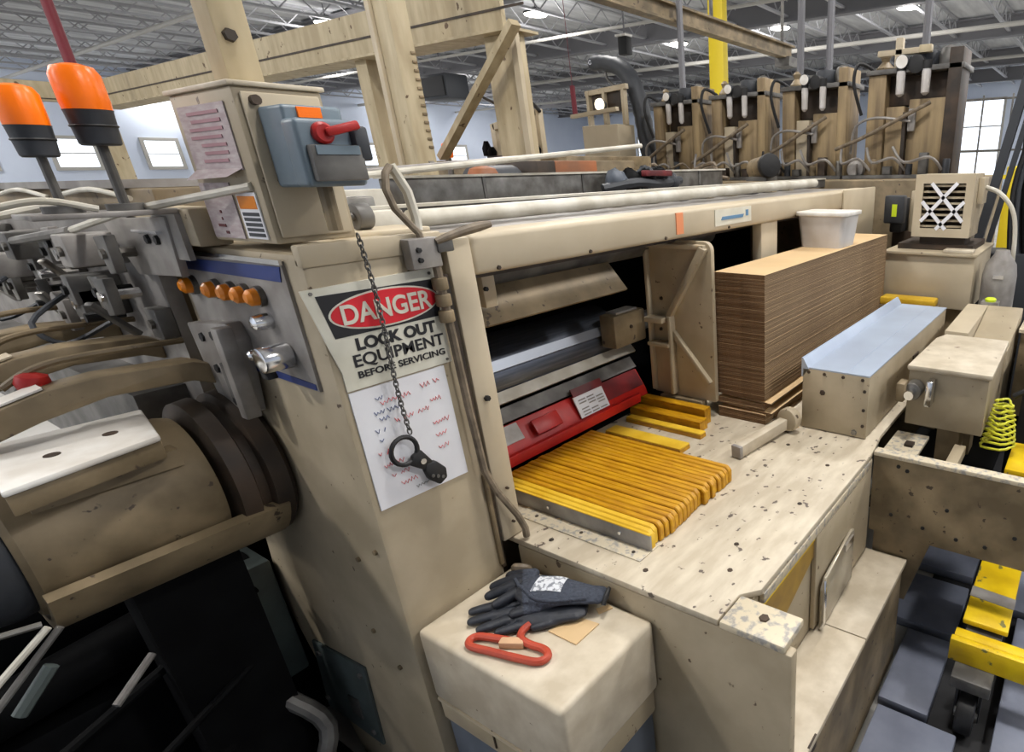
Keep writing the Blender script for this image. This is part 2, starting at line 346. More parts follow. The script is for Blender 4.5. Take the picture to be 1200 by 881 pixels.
G().prism([(.88, 1.46, .915), (.88, 1.445, .918), (.88, 1.455, .945), (.88, 1.50, 1.015), (.88, 1.515, 1.008)], (.86, 0, 0)).build('bar', 'red', gt, .003)
G().prism([(.88, 1.432, .905), (.88, 1.432, .94), (.88, 1.446, .942), (.88, 1.446, .905)], (.80, 0, 0)).build('lower_lip', 'red', gt, .003)
G().prism([(.88, 1.502, 1.020), (.88, 1.495, 1.025), (.88, 1.525, 1.062), (.88, 1.535, 1.055)], (.86, 0, 0)).build('wear_strip', 'dark_steel', gt)
G().prism([(.88, 1.532, 1.07), (.88, 1.525, 1.076), (.88, 1.552, 1.105), (.88, 1.56, 1.10)], (.90, 0, 0)).build('top_rail', 'white_tube', gt)
G().prism([(1.50, 1.463, .955), (1.50, 1.458, .958), (1.50, 1.497, 1.018), (1.50, 1.502, 1.015)], (.23, 0, 0)).build('worn_patch', 'dark_red', gt)
G().prism([(.90, 1.463, .965), (.90, 1.458, .968), (.90, 1.490, 1.016), (.90, 1.495, 1.013)], (.23, 0, 0)).build('worn_patch', 'grey_metal', gt)
G().prism([(1.17, 1.445, .962), (1.17, 1.437, .968), (1.17, 1.468, 1.010), (1.17, 1.478, 1.004)], (.11, 0, 0)).build('clamp_block', 'red', gt, .004)
lb = G().prism([(1.37, 1.448, .945), (1.37, 1.444, .947), (1.37, 1.478, 1.018), (1.37, 1.482, 1.016)], (.145, 0, 0)).build('label', 'paper', gt)
G().prism([(1.37, 1.477, 1.018), (1.37, 1.473, 1.020), (1.37, 1.487, 1.046), (1.37, 1.491, 1.044)], (.15, 0, 0)).build('label_header', 'dark_red', gt)
g = G()
for k in range(6):
    for q in range(3):
        if (k + q) % 4 != 3: g.prism([(1.385 + .042 * q, 1.4455 + .0047 * k, .952 + .0098 * k), (1.385 + .042 * q, 1.4435 + .0047 * k, .953 + .0098 * k), (1.385 + .042 * q, 1.4455 + .0047 * k, .957 + .0098 * k)], (.034, 0, 0))
g.build('label_print', 'grey_metal', gt)
ab = thing('bearing_arm', 'tan bearing block between roller end and side guide', 'bearing block', (1.62, 1.5, 1.05))
G().box(1.61, 1.79, 1.47, 1.545, 1.13, 1.255).build('block', 'beige_dirty', ab, .008)
G().box(1.64, 1.76, 1.485, 1.535, 1.255, 1.262).build('cover', 'grey_metal', ab)
bolt((1.70, 1.47, 1.2), (0, -1, 0), .008, ab, 'brown')

# ------------------------------------------------------------------ feed table
ft = thing('feed_table', 'worn cream painted feed table with dark paint chips, carrying the yellow slats', 'table', (1.3, .95, 0))
G().prism([(.84, 1.49, .832), (.84, .556, .832), (.935, .556, .832), (.975, .520, .832), (1.775, .520, .832), (1.93, .540, .832), (3.30, .540, .832), (3.30, 1.49, .832)], (0, 0, .018)).build('table_top', 'table', ft, .004)
G().box(.842, .872, .38, 1.193, 0, .829).build('side_panel', 'beige', ft, .006)
G().box(.838, .937, .395, .553, .829, .850).build('corner_block', 'bare_edge', ft, .006)
bolt((.893, .47, .85), (0, 0, 1), .013, ft, 'brown', .004)
G().box(.874, 1.775, .535, .56, .0, .83).build('front_panel', 'beige', ft)
G().box(.874, 3.30, 1.30, 1.32, .0, .83).build('rear_panel', 'beige_dirty', ft)
G().prism([(.99, .533, .80), (1.30, .533, .80), (1.30, .533, .73), (1.02, .533, .62), (.99, .533, .62)], (0, -.006, 0)).build('yellow_patch', mat('mustard_scuffed', (178, 142, 60), .5, 0, (150, 118, 60), 14), ft)
G().prism([(.99, .527, .800), (1.30, .527, .800), (1.30, .527, .786), (.99, .527, .786)], (0, -.003, 0)).build('yellow_line', 'yellow', ft)
G().box(.985, 1.775, .518, .533, .800, .830).build('apron', 'bare_edge', ft, .003)
G().box(1.30, 1.775, .518, .533, .47, .799).build('apron_panel', 'beige', ft, .003)
dr = G().prism([(1.315, .498, .462), (1.60, .508, .462), (1.60, .508, .655), (1.56, .506, .665), (1.34, .498, .64), (1.315, .498, .61)], (0, .012, 0)).build('access_door', 'clear', ft, .004)
G().tube([(1.318, .502, .468), (1.314, .492, .50), (1.314, .492, .60), (1.33, .500, .635)], .005, 8).build('door_handle', 'bright', dr)
G().box(1.49, 1.56, .496, .503, .635, .66).build('latch', 'bright', dr)
G().box(.874, 1.35, .372, .534, .440, .460).build('ledge_plate', 'pedestal', ft, .003)
G().box(1.353, 1.79, .372, .534, .440, .460).build('ledge_plate', 'pedestal', ft, .003)
G().box(.874, 1.79, .385, .40, 0, .439).build('ledge_skirt', 'beige_dirty', ft)
G().box(.94, .985, .373, .378, .42, .462).build('ledge_clip', 'brown', ft)
G().box(.918, .998, .832, 1.28, .8503, .8535).build('cover_plate', 'bare_edge', ft, .001)
for y_ in (.87, 1.05, 1.22): bolt((.94, y_, .8535), (0, 0, 1), .006, ft, 'brown', .002)
for x_, y_ in ((.88, 1.1), (.90, .80), (1.1, .66), (1.36, .60), (1.62, .62), (1.70, .80), (1.0, .62)): bolt((x_, y_, .85), (0, 0, 1), .008, ft, 'brown', .002)
# cross rail to the right of the table
cr = thing('cross_rail', 'long tan rail running from the feed table corner off to the right', 'rail', (1.8, .1, .55))
G().box(1.778, 1.802, -1.6, .515, .55, .845).build('web', 'beige_dirty', cr)
G().box(1.772, 1.812, -1.6, .515, .845, .860).build('top_edge', 'bare_edge', cr, .002)
for y_, z_ in ((.43, .82), (.40, .81), (.44, .63), (.33, .61), (.22, .60), (.13, .60), (.26, .70), (.05, .66), (-.05, .7)): bolt((1.778, y_, z_), (-1, 0, 0), .008, cr, 'black', .003)
G().prism([(1.795, .37, .28), (1.795, .50, .28), (1.795, .50, .55), (1.795, .30, .55)], (.05, 0, 0)).build('gusset', 'beige_dirty', cr)

# pedestal with blue-grey panels below
pe = thing('pedestal_box', 'rounded tan pedestal box with a cream top where gloves and hook lie', 'box', (.68, .97, 0))
G().box(.542, .838, .735, 1.200, .565, .772).build('top_box', 'pedestal', pe, .013, 3)
G().box(.552, .835, .75, 1.206, .48, .563).build('skirt', 'beige', pe, .006)
G().box(.558, .83, .757, 1.20, 0, .48).build('lower_panel', 'blue_grey', pe, .006)
G().box(.549, .556, 1.0, 1.004, .50, .73).build('seam', 'brown', pe)
G().box(.546, .552, .745, 1.20, .548, .556).build('trim_line', 'beige_clean', pe)

# ------------------------------------------------------------------ yellow slats
sb = thing('slatted_feed_bed', 'bed of amber yellow slats with staggered ends on the cream table', 'slat bed', (1.2, 1.1, .85))
NS = 20
for k in range(NS):
    x0 = .972 + k * .0206
    e = random.uniform(-.006, .006); top = .905 + random.uniform(-.002, .002)
    y0 = .838 + e + (.004 if k % 2 else 0)
    yb = 1.425
    g = G().prism([(x0, y0, .851), (x0, yb, .851), (x0, yb, top - .006), (x0, yb - .01, top), (x0, y0 + .012, top), (x0, y0, top - .012)], (.0186, 0, 0))
    g.build('slat', 'slat_new' if k < 2 else 'slat', sb, .003, 1)
G().box(.9635, .9695, .832, 1.33, .851, .899).build('end_guard', 'grey_metal', sb, .001)
G().box(.9625, .9700, .832, 1.33, .899, .902).build('guard_edge', 'slat_new', sb)
for y_ in (.93, 1.19): bolt((.9635, y_, .88), (-1, 0, 0), .006, sb, 'bright')
for (x0, x1, y0, y1, z1, m_, lab) in ((1.455, 1.515, 1.09, 1.425, .872, 'slat_new', 'bright yellow strip lying flat just behind the amber slat bed'),
        (1.590, 1.625, 1.095, 1.44, .872, 'slat_new', 'pale yellow narrow strip, second behind the slat bed'),
        (1.640, 1.69, 1.13, 1.46, .892, 'slat', 'dark yellow raised strip in front of the side guide foot'),
        (1.705, 1.745, 1.15, 1.46, .915, 'slat', 'tallest dark yellow strip against the side guide foot')):
    t = thing('feed_strip', lab, 'strip', ((x0 + x1) / 2, (y0 + y1) / 2, .85), 'loose feed strips behind the slat bed')
    G().box(x0, x1, y0, y1, .851, z1 - .008).build('base', 'slat', t)
    G().box(x0, x1, y0, y1, z1 - .008, z1).build('wear_face', m_, t, .003)

# lever on the table
lv = thing('lever_bar', 'tan square lever bar lying on the table beside the cardboard stack', 'lever', (1.7, .88, .85))
G().obox((1.53, .905, .875), (1.80, .86, .885), .036, .042).build('bar', 'pedestal', lv, .004)
G().obox((1.52, .907, .874), (1.535, .9045, .8745), .04, .044).build('end_cap', 'grey_metal', lv, .003)
G().cyl((1.785, .850, .90), (1.825, .843, .90), .044, n=18).build('pivot_boss', 'beige', lv, .008)
G().cyl((1.79, .858, .852), (1.82, .856, .856), .014, n=10).build('foot', 'brown', lv)

# side guide
sg = thing('side_guide', 'upright tan cast side guide plate with ribs in front of the cardboard stack', 'guide', (1.77, 1.3, .85))
def rr(y0, y1, z0, z1, r, x):
    p = []
    for cy, cz, a in ((y1 - r, z1 - r, 0), (y0 + r, z1 - r, 90)):
        for i in range(5):
            t = math.radians(a + i * 22.5); p.append((x, cy + r * math.cos(t), cz + r * math.sin(t)))
    return p + [(x, y0, z0), (x, y1, z0)]
G().prism(rr(1.15, 1.44, .917, 1.515, .03, 1.785), (.022, 0, 0)).build('plate', 'beige', sg, .002)
G().prism([(1.786, 1.158, 1.49), (1.786, 1.185, 1.50), (1.786, 1.345, 1.245), (1.786, 1.345, 1.205)], (-.028, 0, 0)).build('rib', 'beige', sg, .004)
G().box(1.73, 1.786, 1.345, 1.43, 1.215, 1.235).build('rib', 'beige_clean', sg, .004)
G().box(1.74, 1.786, 1.33, 1.43, 1.12, 1.135).build('rib', 'beige', sg, .004)
G().box(1.75, 1.786, 1.322, 1.337, .93, 1.24).build('rib', 'beige', sg, .004)
G().prism([(1.786, 1.158, 1.0), (1.786, 1.175, .985), (1.786, 1.32, 1.15), (1.786, 1.32, 1.185)], (-.022, 0, 0)).build('rib', 'beige', sg, .004)
G().box(1.765, 1.786, 1.425, 1.44, .93, 1.49).build('rib', 'beige_clean', sg, .003)
G().box(1.765, 1.786, 1.17, 1.43, 1.488, 1.505).build('rib', 'beige_clean', sg, .003)
G().box(1.76, 1.80, 1.20, 1.40, .851, .917).build('foot', 'beige_dirty', sg, .004)
bolt((1.786, 1.38, 1.30), (-1, 0, 0), .008, sg, 'brown'); bolt((1.786, 1.39, 1.18), (-1, 0, 0), .008, sg, 'brown')

# ------------------------------------------------------------------ stack of cardboard blanks
sheet0 = None
zt = .8505
T = .0057
NSH = 94
z = zt; yaw = 0
base_lab = 'flat brown cardboard blank inside the tall stack behind the side guide'
for k in range(NSH):
    dx = random.uniform(-.0010, .0010); dy = random.uniform(-.0006, .0006); tilt = 0; lab = base_lab; grp = 'cardboard blanks in the stack'
    if k < 7: dy -= .006; dx -= .006
    if k == 7: lab = 'cardboard blank flared out at its near edge, lower of two low in the stack'; dy = -.03; tilt = 1
    if k == 8: z += .010
    if k == 12: lab = 'cardboard blank flared out at its near edge, upper of two low in the stack'; dy = -.026; tilt = 1
    if k == 13: z += .010
    if k == 32: z += .002
    if k == NSH - 1: lab = 'topmost cardboard blank of the stack, its pale face showing'
    if sheet0 is None:
        g = G().box(1.822, 3.232, .957, 1.163, 0, T - .0004)
        sheet0 = g.build('cardboard_blank', 'cardboard', None, org=(2.527, 1.06, 0)); sheet0.data.materials.append(M['card_edge_shade']); sheet0.data.materials.append(M['card_side_shade'])
        for p in sheet0.data.polygons:
            if abs(p.normal.x) > .5: p.material_index = 1
            if abs(p.normal.y) > .5: p.material_index = 2
        o = sheet0
    else:
        o = sheet0.copy(); C.objects.link(o)
    o.location = (2.527 + dx, 1.06 + dy, z + (.008 if tilt else 0))
    if tilt: o.rotation_euler = (.055, 0, 0)
    tag(o, lab, 'cardboard', grp if lab == base_lab else 'cardboard blanks in the stack')
    z += T

# ------------------------------------------------------------------ galvanised cover box
cb = thing('cover_box', 'long box with pale blue galvanised lid and tan bolted end plate', 'box', (2.45, .7, .85))
G().box(1.872, 3.05, .578, .822, .853, 1.080).build('body', 'beige', cb, .003)
G().box(1.864, 1.872, .576, .824, .853, 1.082).build('end_plate', 'beige', cb, .002)
G().box(1.864, 3.05, .576, .80, 1.082, 1.087).build('lid', 'galv', cb)
G().prism([(1.864, .80, 1.080), (1.864, .824, 1.12), (1.864, .829, 1.12), (1.864, .829, 1.05), (1.864, .824, 1.05)], (1.186, 0, 0)).build('lip', 'galv', cb)
G().box(1.872, 3.05, .66, .664, 1.087, 1.0885).build('lid_crease', 'galv', cb)
for y_, z_ in ((.80, 1.07), (.74, 1.07), (.67, 1.07), (.60, 1.07), (.59, 1.03), (.59, .96), (.59, .90)): bolt((1.864, y_, z_), (-1, 0, 0), .007, cb, 'brown', .004)
bolt((1.864, .745, 1.0), (-1, 0, 0), .012, cb, 'brown', .003); bolt((1.864, .62, .87), (-1, 0, 0), .012, cb, 'steel', .006)
G().box(2.45, 2.53, .573, .578, .985, 1.0).build('slot', 'brown', cb)

# gearbox housing beside the cover box
gb = thing('gear_housing', 'tan gear housing with cream top and silver adjusting bolt, right of the galvanised box', 'gear housing', (2.3, .36, .8))
G().prism([(2.09, .225, .845), (2.56, .235, .86), (2.56, .235, 1.06), (2.09, .225, 1.06)], (0, .275, 0)).build('housing', 'beige', gb, .004)
G().prism([(2.075, .215, 1.06), (2.57, .225, 1.06), (2.57, .475, 1.06), (2.49, .500, 1.06), (2.075, .505, 1.06)], (0, 0, .02)).build('cover', 'pedestal', gb, .006)
G().cyl((2.03, .47, .995), (2.09, .47, .995), .032, n=18).build('bolt_head', 'steel', gb, .004)
G().cyl((1.985, .47, .995), (2.03, .47, .995), .017, n=12).build('bolt_tip', 'bright', gb)
G().box(2.03, 2.09, .40, .425, .945, 1.04).build('clamp', 'bright', gb, .006)
G().box(2.0, 2.06, .49, .52, .96, 1.03).build('clamp', 'beige_dirty', gb, .005)
G().box(2.10, 2.2, .30, .38, .62, .845).build('leg', 'beige_dirty', gb); G().box(2.40, 2.5, .30, .38, .62, .86).build('leg', 'beige_dirty', gb)
br = thing('bracket_plate', 'light tan bracket plates in the dark gap under the gear housing', 'bracket', (2.1, .4, .7))
G().box(1.88, 2.08, .40, .52, .80, .815).build('plate', 'bare_edge', br, .003); G().box(1.95, 1.985, .43, .46, .815, .825).build('lug', 'brown', br)
G().box(1.90, 2.09, .27, .31, .76, .80).build('bar', 'beige', br, .003)
G().box(1.84, 2.6, .19, .55, .60, .62).build('base', 'void', br)

# yellow coiled hose
co = thing('coiled_hose', 'yellow-green coiled hose hanging beside the gear housing at the right edge', 'hose', (2.2, .17, .8))
pts = []
for i in range(140):
    a = i * .42; h = i / 139; r = .056 - .030 * h + .006 * math.sin(i * 1.7)
    pts.append((2.17 + r * math.cos(a) + .015 * h, .175 + r * math.sin(a), .785 + h * .175 + .004 * math.sin(i * .9)))
G().tube(pts, .0048, 6).build('coil', 'coil', co)
G().tube([(2.22, .15, .97), (2.22, .11, 1.0), (2.22, .07, .97), (2.22, .05, .88), (2.22, .06, .78), (2.22, .06, .62)], .012, 8).build('black_lead', 'black', co)
tag(G().box(2.05, 2.30, -.25, .13, .73, .76).build('yellow_plate', 'yellow', None, .004), 'flat yellow plate at the right edge under the coiled hose', 'plate')
bl = thing('black_bin', 'black open bin behind the coiled hose at the right edge', 'bin', (2.6, -.05, .62))
G().box(2.5, 2.9, -.35, .14, .62, .64).box(2.5, 2.52, -.35, .14, .64, .98).box(2.88, 2.9, -.35, .14, .64, .98).box(2.52, 2.88, .12, .14, .64, .98).box(2.52, 2.88, -.35, -.33, .64, .98).build('shell', 'black', bl)
G().box(2.49, 2.91, -.36, .15, .98, 1.0).build('rim', 'beige_dirty', bl)

# ------------------------------------------------------------------ danger sign, notice
FY = 1.21
def facing(poly, y, th): return [(x, y, z) for x, z in poly], (0, -th, 0)
sg_ = thing('danger_sign', 'white danger lock-out sign with red oval on black header, on the machine end frame', 'sign', (.65, FY, 1.355))
G().prism(*facing([(.514, 1.562), (.775, 1.568), (.775, 1.360), (.545, 1.360), (.545, 1.40)], FY, .004)).build('sheet', 'sign_white', sg_)
G().prism(*facing([(.536, 1.549), (.772, 1.545), (.772, 1.466), (.550, 1.466)], FY - .004, .001)).build('black_header', 'sign_black', sg_)
def oval(cx, cz, a, b, n=40): return [(cx + a * math.cos(2 * PI * i / n), cz + b * math.sin(2 * PI * i / n)) for i in range(n)]
G().prism(*facing(oval(.661, 1.507, .113, .0375), FY - .005, .0008)).build('oval_border', 'sign_white', sg_)
G().prism(*facing(oval(.661, 1.507, .109, .034), FY - .0058, .0008)).build('red_oval', 'sign_red', sg_)
XD = (1, 0, 0); ZD = (0, 0, 1)
words('DANGER', 'danger_word', .052, (.661, FY - .0072, 1.489), XD, ZD, 'sign_white', sg_, width=.185, bold=.0012)
words('LOCK OUT', 'lock_out_words', .032, (.668, FY - .0048, 1.436), XD, ZD, 'sign_black', sg_, width=.17, bold=.0014)
words('EQUIPMENT', 'equipment_word', .034, (.668, FY - .0048, 1.404), XD, ZD, 'sign_black', sg_, width=.195, bold=.0006)
words('BEFORE SERVICING', 'before_words', .019, (.668, FY - .0048, 1.381), XD, ZD, 'sign_black', sg_, width=.19, bold=.0004)
for p in ((.53, 1.555), (.765, 1.558), (.765, 1.368)): bolt((p[0], FY - .004, p[1]), (0, -1, 0), .004, sg_, 'steel', .002)
no = thing('paper_notice', 'white paper notice with red and blue handwriting below the danger sign', 'notice', (.65, FY, 1.085))
G().prism(*facing([(.546, 1.356), (.754, 1.356), (.757, 1.085), (.545, 1.090)], FY, .003)).build('sheet', 'paper', no)
def scribble(x0, x1, z, amp, slope, rnd):
    g = G(); x = x0; up = 1
    pts = []
    while x < x1:
        pts.append((x, FY - .0038, z + slope * (x - x0) + up * amp * rnd.uniform(.35, 1))); up = -up; x += rnd.uniform(.0025, .0055)
        if rnd.random() < .12 and len(pts) > 2:
            g.tube(pts, .0008, 4); pts = []; x += .006
    if len(pts) > 1: g.tube(pts, .0008, 4)
    return g
rnd = random.Random(3)
for x0, x1, z in ((.60, .668, 1.318), (.69, .748, 1.328), (.62, .70, 1.272), (.705, .735, 1.288), (.70, .742, 1.235), (.57, .60, 1.212), (.70, .74, 1.205), (.575, .62, 1.182), (.70, .73, 1.175), (.585, .63, 1.155), (.60, .64, 1.13)):
    scribble(x0, x1, z, .006, .03, rnd).build('red_handwriting', 'red_ink', no)
for x0, x1, z in ((.592, .612, 1.330), (.583, .605, 1.30), (.59, .612, 1.285), (.576, .60, 1.262), (.58, .60, 1.24), (.61, .64, 1.30)):
    scribble(x0, x1, z, .005, .0, rnd).build('blue_handwriting', 'blue_ink', no)
scribble(.63, .67, 1.108, .004, .05, rnd).build('pencil_mark', 'grey_metal', no)

# lockout hasp hanging on a chain in front of the sign
ha = thing('lockout_hasp', 'black lockout hasp hanging on a chain in front of the white notice', 'lockout hasp', (.63, 1.19, 1.1))
def link(p, d, flat):
    d = Vector(d).normalized(); a = Vector((1, 0, 0)) if flat else Vector((0, 1, 0))
    a = (a - d * a.dot(d)).normalized(); P = Vector(p); q = []
    for i in range(10):
        t = 2 * PI * i / 10; q.append(P + d * (.0078 * math.sin(t)) + a * (.0044 * math.cos(t)))
    return q
g = G(); n = 38
path = lambda t: Vector((.631 + .006 * t + .004 * math.sin(6 * t), 1.19, 1.645 - .411 * t))
for i in range(n):
    t0 = i / n; p = path(t0); d = path(t0 + .01) - p
    g.tube(link(p, d, i % 2), .0016, 5, closed=True)
g.build('chain', 'dark_steel', ha)
ring = []
for i in range(22):
    a = 2 * PI * i / 22; ring.append((.615 + .0285 * math.cos(a), 1.192, 1.206 + .031 * math.sin(a)))
G().tube(ring, .0052, 8, closed=True).build('jaw', 'black', ha)
G().prism([(.628, 1.186, 1.189), (.648, 1.186, 1.196), (.668, 1.186, 1.160), (.648, 1.186, 1.145), (.618, 1.186, 1.170)], (0, .012, 0)).build('pivot_plate', 'black', ha, .003)
G().prism([(.652, 1.184, 1.160), (.674, 1.184, 1.158), (.694, 1.184, 1.132), (.692, 1.184, 1.108), (.672, 1.184, 1.098), (.650, 1.184, 1.122), (.645, 1.184, 1.145)], (0, .016, 0)).build('body', 'black', ha, .004)
for k in range(3): G().cyl((.658 + .011 * k, 1.183, 1.128 - .006 * k), (.658 + .011 * k, 1.181, 1.128 - .006 * k), .004, n=10).build('hole_rim', 'dark_steel', ha)
G().cyl((.645, 1.187, 1.170), (.645, 1.182, 1.170), .0065, n=14).build('rivet', 'bright', ha)
# latch block with lever and the hose loop above the sign
la = thing('latch_block', 'dark steel latch block with a pale lever handle above the danger sign', 'latch', (.75, 1.2, 1.57))
G().box(.716, .782, 1.175, 1.205, 1.572, 1.632).build('block', 'grey_metal', la, .003)
G().box(.775, .812, 1.17, 1.205, 1.60, 1.626).build('clamp', 'dark_steel', la, .003)
G().tube([(.775, 1.175, 1.622), (.80, 1.17, 1.630), (.84, 1.165, 1.639), (.875, 1.16, 1.645), (.90, 1.155, 1.648)], [.007, .008, .010, .0105, .007], 10).build('lever', 'hose', la)
for z_ in (1.59, 1.61): bolt((.733, 1.175, z_), (0, -1, 0), .006, la, 'black')
lo_ = tag(G().tube([(.74, 1.22, 1.768), (.725, 1.215, 1.755), (.716, 1.21, 1.725), (.722, 1.205, 1.69), (.742, 1.2, 1.66), (.755, 1.195, 1.64), (.757, 1.19, 1.60), (.762, 1.19, 1.575)], .007, 8).build('armoured_cable', 'hose'), 'brownish armoured cable looping down to the latch block', 'cable')
lo2 = tag(G().tube([(.745, 1.225, 1.77), (.765, 1.22, 1.72), (.768, 1.215, 1.67), (.765, 1.212, 1.645)], .010, 8).build('pale_cable', 'white_tube'), 'thick pale cable hanging beside the armoured cable above the latch', 'cable')

# ------------------------------------------------------------------ gloves, hook, scrap on the pedestal
def smooth(ps, n=4):
    ps = [Vector(p) for p in ps]; out = []
    for i in range(len(ps) - 1):
        a = ps[max(i - 1, 0)]; b = ps[i]; c = ps[i + 1]; d = ps[min(i + 2, len(ps) - 1)]
        for k in range(n):
            t = k / n; out.append(.5 * ((2 * b) + (c - a) * t + (2 * a - 5 * b + 4 * c - d) * t * t + (3 * b - a - 3 * c + d) * t ** 3))
    return out + [ps[-1]]
PZ = .772
def glove(name, lab, spec, cuff, m_palm, zb, extra=None):
    # spec: palm path, finger paths: lists of (x, y, z, radius); flattened in z, joined by voxel remesh into one skin
    g = G()
    for path, flat in spec:
        P = [Vector(q[:3]) for q in path]; R = [q[3] for q in path]
        # cap both ends
        d0 = (P[0] - P[1]).normalized(); d1 = (P[-1] - P[-2]).normalized()
        P = [P[0] + d0 * R[0] * .6] + P + [P[-1] + d1 * R[-1] * .6]; R = [R[0] * .55] + R + [R[-1] * .55]
        base = len(g.v); g.tube(P, R, 12)
        for i in range(base, len(g.v)):
            k = (i - base) // 12
            if k < len(P): g.v[i].z = P[k].z + (g.v[i].z - P[k].z) * flat
    ob = g.build(name, m_palm)
    md = ob.modifiers.new('r', 'REMESH'); md.mode = 'VOXEL'; md.voxel_size = .0028
    sm = ob.modifiers.new('s', 'SMOOTH'); sm.iterations = 3; sm.factor = .5
    me = bpy.data.meshes.new_from_object(ob.evaluated_get(bpy.context.evaluated_depsgraph_get()))
    ob.modifiers.clear(); ob.data = me
    for p in me.polygons: p.use_smooth = True
    me.materials.clear(); me.materials.append(M[m_palm]); me.materials.append(M['glove_dip'])
    return ob
# lower glove: fingers towards the left, dipped black
z0 = PZ + .012
A = glove('work_glove', 'lower black-dipped work glove, its four fingers spread towards the left edge of the pedestal', [
    ([(.765, .900, z0 + .004, .034), (.735, .95, z0 + .004, .042), (.700, 1.0, z0 + .004, .042)], .40),
    ([(.695, 1.0, z0, .0165), (.655, 1.03, z0, .015), (.622, 1.05, z0, .013), (.608, 1.060, z0 - .001, .011)], .8),
    ([(.705, 1.02, z0, .0165), (.668, 1.055, z0, .015), (.632, 1.085, z0, .0135), (.614, 1.098, z0, .0115)], .8),
    ([(.720, 1.035, z0 + .002, .0165), (.690, 1.075, z0 + .002, .015), (.660, 1.105, z0 + .002, .0135), (.638, 1.125, z0, .0115)], .8),
    ([(.69, .97, z0, .015), (.665, .985, z0, .0135), (.635, 1.005, z0, .012), (.622, 1.015, z0, .010)], .8),
    ([(.735, .915, z0, .015), (.700, .935, z0, .013), (.675, .955, z0, .011)], .8)], None, 'glove_dip', PZ)
tag(A, A['label'] if 'label' in A else 'lower black-dipped work glove, its four fingers spread towards the left edge of the pedestal', 'glove')
ORG[A.name] = A.location.copy()
z1 = PZ + .042
B = glove('work_glove', '', [
    ([(.812, .868, z1 - .002, .030), (.798, .893, z1 - .001, .032), (.780, .930, z1 + .003, .040), (.758, .972, z1 + .006, .052), (.737, 1.02, z1 + .005, .053)], .42),
    ([(.752, 1.035, z1, .017), (.722, 1.055, z1 - .004, .016), (.690, 1.072, z1 - .012, .0145), (.672, 1.080, z1 - .016, .012)], .85),
    ([(.765, 1.055, z1, .017), (.732, 1.085, z1 - .004, .016), (.700, 1.108, z1 - .010, .0145), (.682, 1.118, z1 - .014, .012)], .85),
    ([(.780, 1.065, z1, .017), (.752, 1.105, z1 - .006, .0155), (.727, 1.132, z1 - .014, .014), (.715, 1.142, z1 - .018, .012)], .85),
    ([(.79, 1.07, z1, .015), (.776, 1.11, z1 - .008, .014), (.765, 1.14, z1 - .016, .0125)], .85),
    ([(.745, .955, z1 - .002, .020), (.715, .975, z1 - .008, .018), (.690, .998, z1 - .012, .016), (.672, 1.018, z1 - .016, .013)], .8)], None, 'glove', PZ)
tag(B, 'upper slate-grey work glove with a pale printed patch on its back', 'glove')
ORG[B.name] = B.location.copy()
for p in B.data.polygons:
    c = p.center + B.location
    if (c.x - .75) * -.75 + (c.y - 1.03) * .66 > .025 and c.z < z1 + .02: p.material_index = 1
from mathutils.bvhtree import BVHTree
bmt = bmesh.new(); bmt.from_mesh(B.data); bmt.transform(Matrix.Translation(B.location)); TREE = BVHTree.FromBMesh(bmt)
def skin_z(x, y):
    h = TREE.ray_cast(Vector((x, y, 2)), Vector((0, 0, -1)))
    return h[0].z if h[0] else PZ + .012
q = [Vector((.716, 1.000)), Vector((.768, 1.022)), Vector((.806, .966)), Vector((.752, .938))]
g = G(); vs = []; fs = []; NU, NV = 8, 6
for i in range(NU + 1):
    for j in range(NV + 1):
        u, v = i / NU, j / NV; p = (q[0] * (1 - u) + q[3] * u) * (1 - v) + (q[1] * (1 - u) + q[2] * u) * v
        vs.append((p.x, p.y, skin_z(p.x, p.y) + .0018))
for i in range(NU):
    for j in range(NV): o_ = i * (NV + 1) + j; fs.append((o_, o_ + NV + 1, o_ + NV + 2, o_ + 1))
g.add(vs, fs).build('printed_patch', 'print', B)
def on_skin(ps, dz): return [(x, y, skin_z(x, y) + dz) for x, y in [(p.x, p.y) for p in smooth([(a_, b_, 0) for a_, b_ in ps], 3)]]
G().tube(on_skin([(.742, 1.085), (.722, 1.04), (.708, .985), (.722, .945), (.750, .912), (.776, .882)], .001), .0042, 8).build('seam_ridge', 'glove', B)
G().tube([(.829, .868, z1 - .008), (.833, .862, z1 + .004), (.822, .853, z1 + .011), (.804, .846, z1 + .008), (.790, .843, z1 - .006)], .0056, 8).build('cuff_rim', 'black', B)
hk = thing('red_hook', 'red bent-rod hook lying on the pedestal in front of the gloves', 'hook', (.61, .95, PZ))
z = PZ + .010
ctrl = [(.676, .968, z + .004), (.655, .968, z + .002), (.640, .957, z + .002), (.634, .940, z + .002), (.636, .915, z), (.640, .892, z), (.638, .872, z), (.628, .860, z), (.614, .862, z), (.604, .876, z), (.596, .905, z), (.586, .945, z), (.577, .985, z), (.568, 1.020, z), (.567, 1.038, z), (.575, 1.050, z), (.588, 1.050, z), (.598, 1.038, z), (.608, 1.010, z), (.620, .972, z)]
G().tube(smooth(ctrl), .0088, 10).build('rod', mat('hook_red', (184, 70, 44), .5, 0, (158, 58, 38), 12), hk)
G().obox((.606, .985, z), (.632, .935, z), .022, .018).build('tape_wrap', 'tape', hk, .004)
sc = G().prism([(.690, .925, PZ + .0005), (.757, .905, PZ + .0005), (.765, .838, PZ + .0005), (.690, .838, PZ + .0005)], (0, 0, .003)).build('cardboard_scrap', 'cardboard')
tag(sc, 'small square cardboard scrap half under the gloves', 'scrap')
